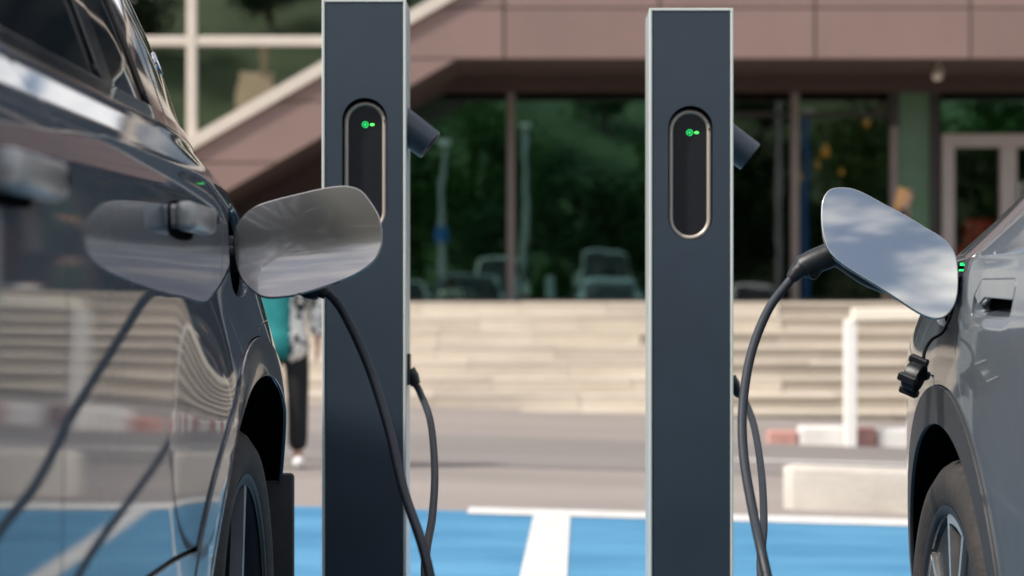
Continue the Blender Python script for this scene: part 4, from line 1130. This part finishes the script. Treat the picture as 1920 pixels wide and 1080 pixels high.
# ------------------------------------------------------------------ people
def skin(name, J, E, m, parent, root, sub=2, cut=None):
    """grow one surface over a joint graph; J: name -> (pos, radius or (rx, ry))"""
    keys = list(J); ix = {k: i for i, k in enumerate(keys)}
    me = bpy.data.meshes.new('tmp'); me.from_pydata([J[k][0] for k in keys], [(ix[a], ix[b]) for a, b in E], [])
    ob = bpy.data.objects.new('tmp', me); COL.objects.link(ob)
    sm = ob.modifiers.new('skin', 'SKIN'); sm.use_smooth_shade = True
    for i, k in enumerate(keys):
        r = J[k][1]; me.skin_vertices[0].data[i].radius = (r, r) if not isinstance(r, tuple) else r
        me.skin_vertices[0].data[i].use_root = (k == root)
    ss = ob.modifiers.new('sub', 'SUBSURF'); ss.levels = sub; ss.render_levels = sub
    dg = bpy.context.evaluated_depsgraph_get(); ev = ob.evaluated_get(dg); em = ev.to_mesh()
    mb = MB(); mb.add([v.co.copy() for v in em.vertices], [list(p.vertices) for p in em.polygons]); ev.to_mesh_clear()
    bpy.data.objects.remove(ob); bpy.data.meshes.remove(me)
    if cut: mb.f = [f for f in mb.f if not cut(sum((mb.v[i] for i in f), Vector())/len(f))]; mb.m = [0]*len(mb.f)
    base = wloc(parent); mb.v = [v+base for v in mb.v]
    return obj(name, mb, m, parent, smooth=True, angle=180)
def hand(J, E, pre, w, d, side, s=1.0):
    """palm and five slightly curled fingers from wrist w along d"""
    d = Vector(d).normalized(); w = Vector(w); lat = Vector((0, -1, 0)); inn = Vector((-side, 0, 0))
    J[pre+'palm'] = (w+d*.045*s, (.020*s, .032*s)); J[pre+'kn'] = (w+d*.085*s, (.014*s, .036*s)); E += [(pre+'wrist', pre+'palm'), (pre+'palm', pre+'kn')]
    for i, (o, L) in enumerate(((-.027, .066), (-.009, .075), (.009, .070), (.026, .055))):
        b = w+d*.085*s+lat*o*s
        J[f'{pre}f{i}a'] = (b+d*L*.5*s+inn*.004, .0085*s); J[f'{pre}f{i}b'] = (b+d*L*s+inn*.016, .007*s)
        E += [(pre+'kn', f'{pre}f{i}a'), (f'{pre}f{i}a', f'{pre}f{i}b')]
    J[pre+'t1'] = (w+d*.05*s+lat*.035*s, .010*s); J[pre+'t2'] = (w+d*.088*s+lat*.050*s+inn*.01, .008*s)
    E += [(pre+'palm', pre+'t1'), (pre+'t1', pre+'t2')]
def person(label, loc, h, yaw, top_m, hair_m, long_hair, legs_m, jacket=None, stride=.08, sit=False):
    p = thing('person', label, 'person', loc)
    k = h/1.70
    def V(x, y, z):
        if sit:
            if z > .65: z = max(z-.42, .46 if z < .95 and abs(x) < .2 else 0)
            elif z > .3: y -= .40; z = .46
            else: y -= .40
        q = Matrix.Rotation(yaw, 3, 'Z') @ Vector((x*k, y*k, z*k))
        return q
    J, E = {}, []
    J['pel'] = (V(0, 0, .94), .11*k); J['wai'] = (V(0, 0, 1.08), .095*k); J['che'] = (V(0, .01, 1.28), .115*k); J['nk0'] = (V(0, .02, 1.43), .06*k)
    J['nk'] = (V(0, .01, 1.50), .046*k); J['hd0'] = (V(0, -.01, 1.55), (.062*k, .070*k)); J['hd1'] = (V(0, -.005, 1.61), (.070*k, .085*k)); J['hd2'] = (V(0, .005, 1.67), (.055*k, .07*k))
    J['nose'] = (V(0, -.095, 1.585), .010*k)
    E += [('pel', 'wai'), ('wai', 'che'), ('che', 'nk0'), ('nk0', 'nk'), ('nk', 'hd0'), ('hd0', 'hd1'), ('hd1', 'hd2'), ('hd1', 'nose')]
    for s, q in ((1, 'l_'), (-1, 'r_')):
        J[q+'sh'] = (V(s*.175, .015, 1.39), .052*k); J[q+'el'] = (V(s*.225, .02, 1.11), .040*k); J[q+'wrist'] = (V(s*.235, -.03, .87), .026*k)
        E += [('che', q+'sh'), (q+'sh', q+'el'), (q+'el', q+'wrist')]
        hand_J, hand_E = {}, []
        hand(hand_J, hand_E, q, (s*.235, -.03, .87), (0, -.1, -1), s)
        for kk, (pp_, rr_) in hand_J.items(): J[kk] = (V(*pp_), tuple(a*k for a in rr_) if isinstance(rr_, tuple) else rr_*k)
        E += hand_E
        J[q+'hip'] = (V(s*.095, 0, .88), .085*k); J[q+'kn_'] = (V(s*.10, s*stride*.5-.02, .49), .055*k); J[q+'an'] = (V(s*.10, s*stride, .09), .036*k); J[q+'toe'] = (V(s*.11, s*stride-.14, .03), .03*k)
        E += [('pel', q+'hip'), (q+'hip', q+'kn_'), (q+'kn_', q+'an'), (q+'an', q+'toe')]
    skin('body', J, E, M['skin'], p, 'pel', 2)
    for s in (1, -1):
        o = MB(); o.lathe([(-.004, .001), (-.003, .007), (0, .010)], 12, 'y', (0, 0, 0)); o.v = [V(s*.028, -.078, 1.605)+v*k+Vector(loc) for v in o.v]; obj('eye', o, M['window_dark'], p, smooth=True)
    # clothes
    hem = .70 if jacket else .90
    T = {'a': (V(0, .005, hem), (.19*k, .19*k)), 'b': (V(0, .005, 1.08), (.150*k, .150*k)), 'c': (V(0, .012, 1.28), (.155*k, .155*k)), 'd': (V(0, .018, 1.42), (.085*k, .075*k))}
    TE = [('a', 'b'), ('b', 'c'), ('c', 'd')]
    for s, q in ((1, 'l'), (-1, 'r')):
        T[q+'s'] = (V(s*.18, .015, 1.39), .068*k); T[q+'e'] = (V(s*.23, .02, 1.11), .056*k); T[q+'w'] = (V(s*.238, -.025, .87), .045*k)
        TE += [('c', q+'s'), (q+'s', q+'e'), (q+'e', q+'w')]
    skin('shirt', T, TE, top_m, p, 'b', 2)
    if jacket:
        T2 = {kk: (v[0], tuple(a+.022 for a in v[1]) if isinstance(v[1], tuple) else v[1]+.016) for kk, v in T.items()}
        T2['a'] = (V(0, .005, hem-.02), (.215*k, .215*k)); TE2 = TE
        inv = Matrix.Rotation(-yaw, 3, 'Z')
        def cut(q): w = inv @ q; return -.20 < w.x < .055 and w.y < .03
        skin('jacket', T2, TE2, jacket, p, 'b', 2, cut)
    L = {'p': (V(0, 0, .93), (.16*k, .125*k)), 'p1': (V(0, 0, .86), (.15*k, .115*k))}; LE = [('p', 'p1')]
    for s, q in ((1, 'l'), (-1, 'r')):
        L[q+'h'] = (V(s*.095, 0, .80), .10*k); L[q+'k'] = (V(s*.102, s*stride*.5-.02, .48), .078*k); L[q+'a'] = (V(s*.102, s*stride, .10), .072*k)
        LE += [('p1', q+'h'), (q+'h', q+'k'), (q+'k', q+'a')]
        skin('shoe', {'h': (V(s*.102, s*stride+.03, .045), .048*k), 'm': (V(s*.104, s*stride-.06, .042), .046*k), 't': (V(s*.108, s*stride-.15, .032), .035*k)}, [('h', 'm'), ('m', 't')], M['white_shoe'], p, 'm', 2)
    skin('trousers', L, LE, legs_m, p, 'p', 2)
    H = {'t': (V(0, .012, 1.665), (.075*k, .088*k)), 'b': (V(0, .045, 1.60), (.082*k, .065*k)), 'n': (V(0, .06, 1.50), (.07*k, .045*k))}; HE = [('t', 'b'), ('b', 'n')]
    if long_hair: H['n'] = (V(0, .07, 1.48), (.085*k, .05*k)); H['e'] = (V(0, .105, 1.30), (.075*k, .035*k)); HE += [('n', 'e')]
    skin('hair', H, HE, hair_m, p, 'b', 2)
    return p
person('person in teal top, open black and white print jacket and dark trousers', (wx(530, 11.85), 11.85, g(-1.5, 11.85)), 1.50, R(8), M['teal'], M['dark_hair'], False, M['black_cloth'], M['print'], .05)
sx_, sy_ = wx(1697, 22.6), 22.6
person('fair haired person in black sitting by the pane painted grass green beside the entrance', (sx_, sy_, 1.046), 1.76, R(75), M['black_cloth'], M['blond_hair'], True, M['black_cloth'], None, .02, True)
ch = thing('chair', 'dark wooden chair under the fair haired person', 'chair', (sx_, sy_, 1.046))
def cbox(name, x0, x1, y0, y1, z0, z1):
    mb = MB(); mb.box(x0, x1, y0, y1, z0, z1, bev=.006); q = Matrix.Rotation(R(75), 4, 'Z')
    mb.v = [q @ v+Vector((sx_, sy_, 1.046)) for v in mb.v]; obj(name, mb, M['bark'], ch)
cbox('seat', -.21, .21, -.22, .20, .37, .40); cbox('backrest', -.21, .21, .20, .23, .42, .78)
for a in (-.21, .18):
    cbox('leg', a, a+.03, -.22, -.19, 0, .37); cbox('leg', a, a+.03, .20, .23, 0, .42)

# ------------------------------------------------------------------ behind the camera: what the glass and the paint mirror
hill = MB()
def hz(x, y):
    d = max(0, -22-y); return (24*sstep(0, 60, d)+.05*max(0, d-50))*(.85+.15*math.sin(x*.05+1))*(1-sstep(60, 140, abs(x)))*(.62+.38*(1-sstep(-8, 1, x)))-.05*(d <= 0)
ys = [-22-2.5*i for i in range(0, 26)]+[-100, -140]; xs_ = [-140+7*i for i in range(41)]
hill.grid([[(x, y, hz(x, y)+.02*(y > -23)*-1) for y in ys] for x in xs_])
struct(obj('hillside', hill, M['lawn'], smooth=True, angle=180))
def tree_meshes(n, seed):
    rnd = random.Random(seed); out = []
    for k in range(n):
        h = rnd.uniform(5.5, 7.5); tr = MB()
        pts = [Vector((0, 0, -.3))]; p = Vector((0, 0, 0))
        for i in range(6): pts.append(p.copy()); p = p+Vector((rnd.uniform(-.15, .15), rnd.uniform(-.15, .15), h*.14))
        tr.tube(pts, list(np.linspace(.20, .06, len(pts))), 8)
        tips = []
        for i in range(9):
            a = i*2.4+rnd.random(); b = pts[2+i % 5]; e = b+Vector((math.cos(a)*rnd.uniform(1, 2.0), math.sin(a)*rnd.uniform(1, 2.0), rnd.uniform(.7, 1.7)))
            m_ = (b+e)/2+Vector((0, 0, .15)); tr.tube([b, m_, e], [.07, .05, .02], 6); tips += [e, m_]
        tips += [pts[-1], pts[-1]+Vector((0, 0, .8))]
        cr_ = MB()
        for i in range(3400):
            c_ = tips[rnd.randrange(len(tips))]; r_ = rnd.gauss(0, .55)
            q = c_+Vector((rnd.gauss(0, .55), rnd.gauss(0, .55), rnd.gauss(0, .48)))
            s_ = rnd.uniform(.09, .20); u = Vector((rnd.gauss(0, 1), rnd.gauss(0, 1), rnd.gauss(0, 1))).normalized(); w = u.orthogonal().normalized()
            cr_.add([q-u*s_, q+w*s_*.5, q+u*s_, q-w*s_*.5], [(0, 1, 2, 3)])
        out.append((tr, cr_))
    return out
protos = []
for i, (tr, cn) in enumerate(tree_meshes(3, 3)):
    t = thing('tree', '', 'tree', (0, 0, 0)); obj('trunk', tr, M['bark'], t, smooth=True); obj('crown', cn, M['leaf'][i], t, recalc=False); protos.append(t)
spots = [(-9.5, -27), (-5.5, -25), (-1.5, -27.5), (2.5, -25.5), (6.2, -28), (10, -26), (14.5, -28), (19, -26), (24, -30), (-7, -33), (-2, -34), (4, -34), (9, -35), (14, -36), (0, -41), (7, -42), (-20, -34), (-27, -30), (30, -34), (21, -40), (-14, -62), (-20, -58), (-9, -60), (-26, -66), (-3, -58), (4, -60), (12, -58), (-17, -70), (-31, -60)]
words = ['at the car park edge', 'on the grassy slope', 'high on the slope']
for i, (x, y) in enumerate(spots):
    t = protos[i] if i < 3 else copy_tree(protos[i % 3])
    t.location = (x, y, hz(x, y)); t.rotation_euler.z = i*1.7; s = 1+.25*math.sin(i*2.1); t.scale = (s*1.1, s*1.1, s)
    t['label'] = ['dark', 'mid green', 'deep green'][i % 3]+(' tall' if s > 1.12 else ' small' if s < .88 else '')+' leafy tree mirrored in the glass, '+('at the car park edge' if y > -29 else 'on the grassy slope' if y > -37 else 'high on the slope' if y > -50 else 'along the hilltop')
    t['group'] = 'trees mirrored in the glass'
# rounded bush
bt = thing('bush', 'rounded green bush mirrored low in the glass', 'bush', (.55, -8.2, 0)); mb = MB(); rnd = random.Random(5)
for i in range(2600):
    d = Vector((rnd.gauss(0, 1), rnd.gauss(0, 1), abs(rnd.gauss(0, 1)))).normalized(); q = Vector((.55, -8.2, .1))+Vector((d.x*.8, d.y*.8, d.z*2.1))*rnd.uniform(.75, 1.05)
    u = Vector((rnd.gauss(0, 1), rnd.gauss(0, 1), rnd.gauss(0, 1))).normalized(); w = u.orthogonal(); s_ = rnd.uniform(.05, .11)
    mb.add([q-u*s_, q+w*s_*.5, q+u*s_, q-w*s_*.5], [(0, 1, 2, 3)])
obj('foliage', mb, M['leaf'][1], bt, recalc=False)
obj('stem', MB().tube([(.55, -8.2, -.05), (.57, -8.2, .8), (.53, -8.2, 1.5)], [.07, .05, .02], 8), M['bark'], bt)
# lamp posts
lampw = ['with a blue band round its shaft', 'slim and bare, next to the bush', 'tall with a pale square head', 'tall with bluish shaft behind the crossover']
for i, (x, y, h) in enumerate(((-2.75, -12.5, 5.9), (-.25, -14, 6.6), (7.4, -12, 7.4), (8.3, -12.5, 6.8))):
    t = thing('lamp_post', 'grey lamp post mirrored in the glass, '+lampw[i], 'lamp post', (x, y, 0), 'lamp posts mirrored in the glass')
    obj('pole', MB().tube([(x, y, -.05), (x, y, 1), (x, y, h)], [.12, .10, .065], 12), M['pole_blue' if i == 3 else 'pole_grey'], t, smooth=True)
    obj('lamp_head', MB().box(x-.16, x+.16, y-.1, y+.55, h-.02, h+.10, bev=.03, seg=2), M['rail_white'], t, smooth=True)
    obj('base_sleeve', MB().lathe([(0, .2), (.3, .19), (.34, .13)], 16, 'z', (x, y, 0)), M['pole_grey'], t, smooth=True)
    if i == 0: obj('blue_band', MB().lathe([(3.0, .085), (3.0, .17), (3.45, .17), (3.45, .085)], 16, 'z', (x, y, 0)), M['pole_blue'], t, smooth=True)
# beige house on the hill
hx = -13.2; hy = min(np.arange(-60, -25, .25), key=lambda y: abs(hz(hx, y)-9.6)); hb = hz(hx, hy)-.9
t = thing('house', 'small beige house with steep beige roof on the green hillside', 'house', (hx, hy, hb))
obj('wall', MB().box(hx-.8, hx+.8, hy-3.2, hy-.35, hb, hb+1.3), M['house_wall'], t)
mb = MB(); mb.add([(hx-.9, hy, hb+1.15), (hx+.9, hy, hb+1.15), (hx+.9, hy-1.75, hb+3.5), (hx-.9, hy-1.75, hb+3.5), (hx-.9, hy-3.5, hb+1.15), (hx+.9, hy-3.5, hb+1.15)], [(0, 1, 2, 3), (3, 2, 5, 4), (0, 3, 4), (1, 5, 2), (0, 4, 5, 1)])
rf = obj('roof', mb, M['house_wall'], t)
obj('chimney', MB().box(hx+.15, hx+.5, hy-2.0, hy-1.6, hb+2.9, hb+4.9), M['house_wall'], rf)
# more cars parked across the lane, seen only as reflections
white = paint('paint_white', (.70, .70, .68), 0.0, .4, .1); silver = paint('paint_silver', (.42, .43, .45), .6, .35, .1)
for src, pm, loc, lab, m_, sc in ((cl, pL, (-3.7, -9.3, 0), 'white car parked across the lane, mirrored in the glass', white, 1), (cl, pL, (-.95, -11.5, 0), 'tall white van parked across the lane, mirrored in the glass', white, 1.4),
                        (cl, pL, (2.1, -12.5, 0), 'tall silver van parked across the lane beside the bush', silver, 1.55), (cr, pR, (6.3, -10.9, 0), 'white crossover parked across the lane, mirrored in the glass', white, 1)):
    q = copy_tree(src.root, None, {pm: m_, pF: m_, pRF: m_}); q.location = loc; q.scale = (1, 1, sc); q['label'] = lab; q['group'] = 'cars parked across the lane'
    for ch in list(q.children):
        if ch.name.split('.')[0] in ('charge_flap', 'socket_cover'):
            for sub in list(ch.children): bpy.data.objects.remove(sub)
            bpy.data.objects.remove(ch)
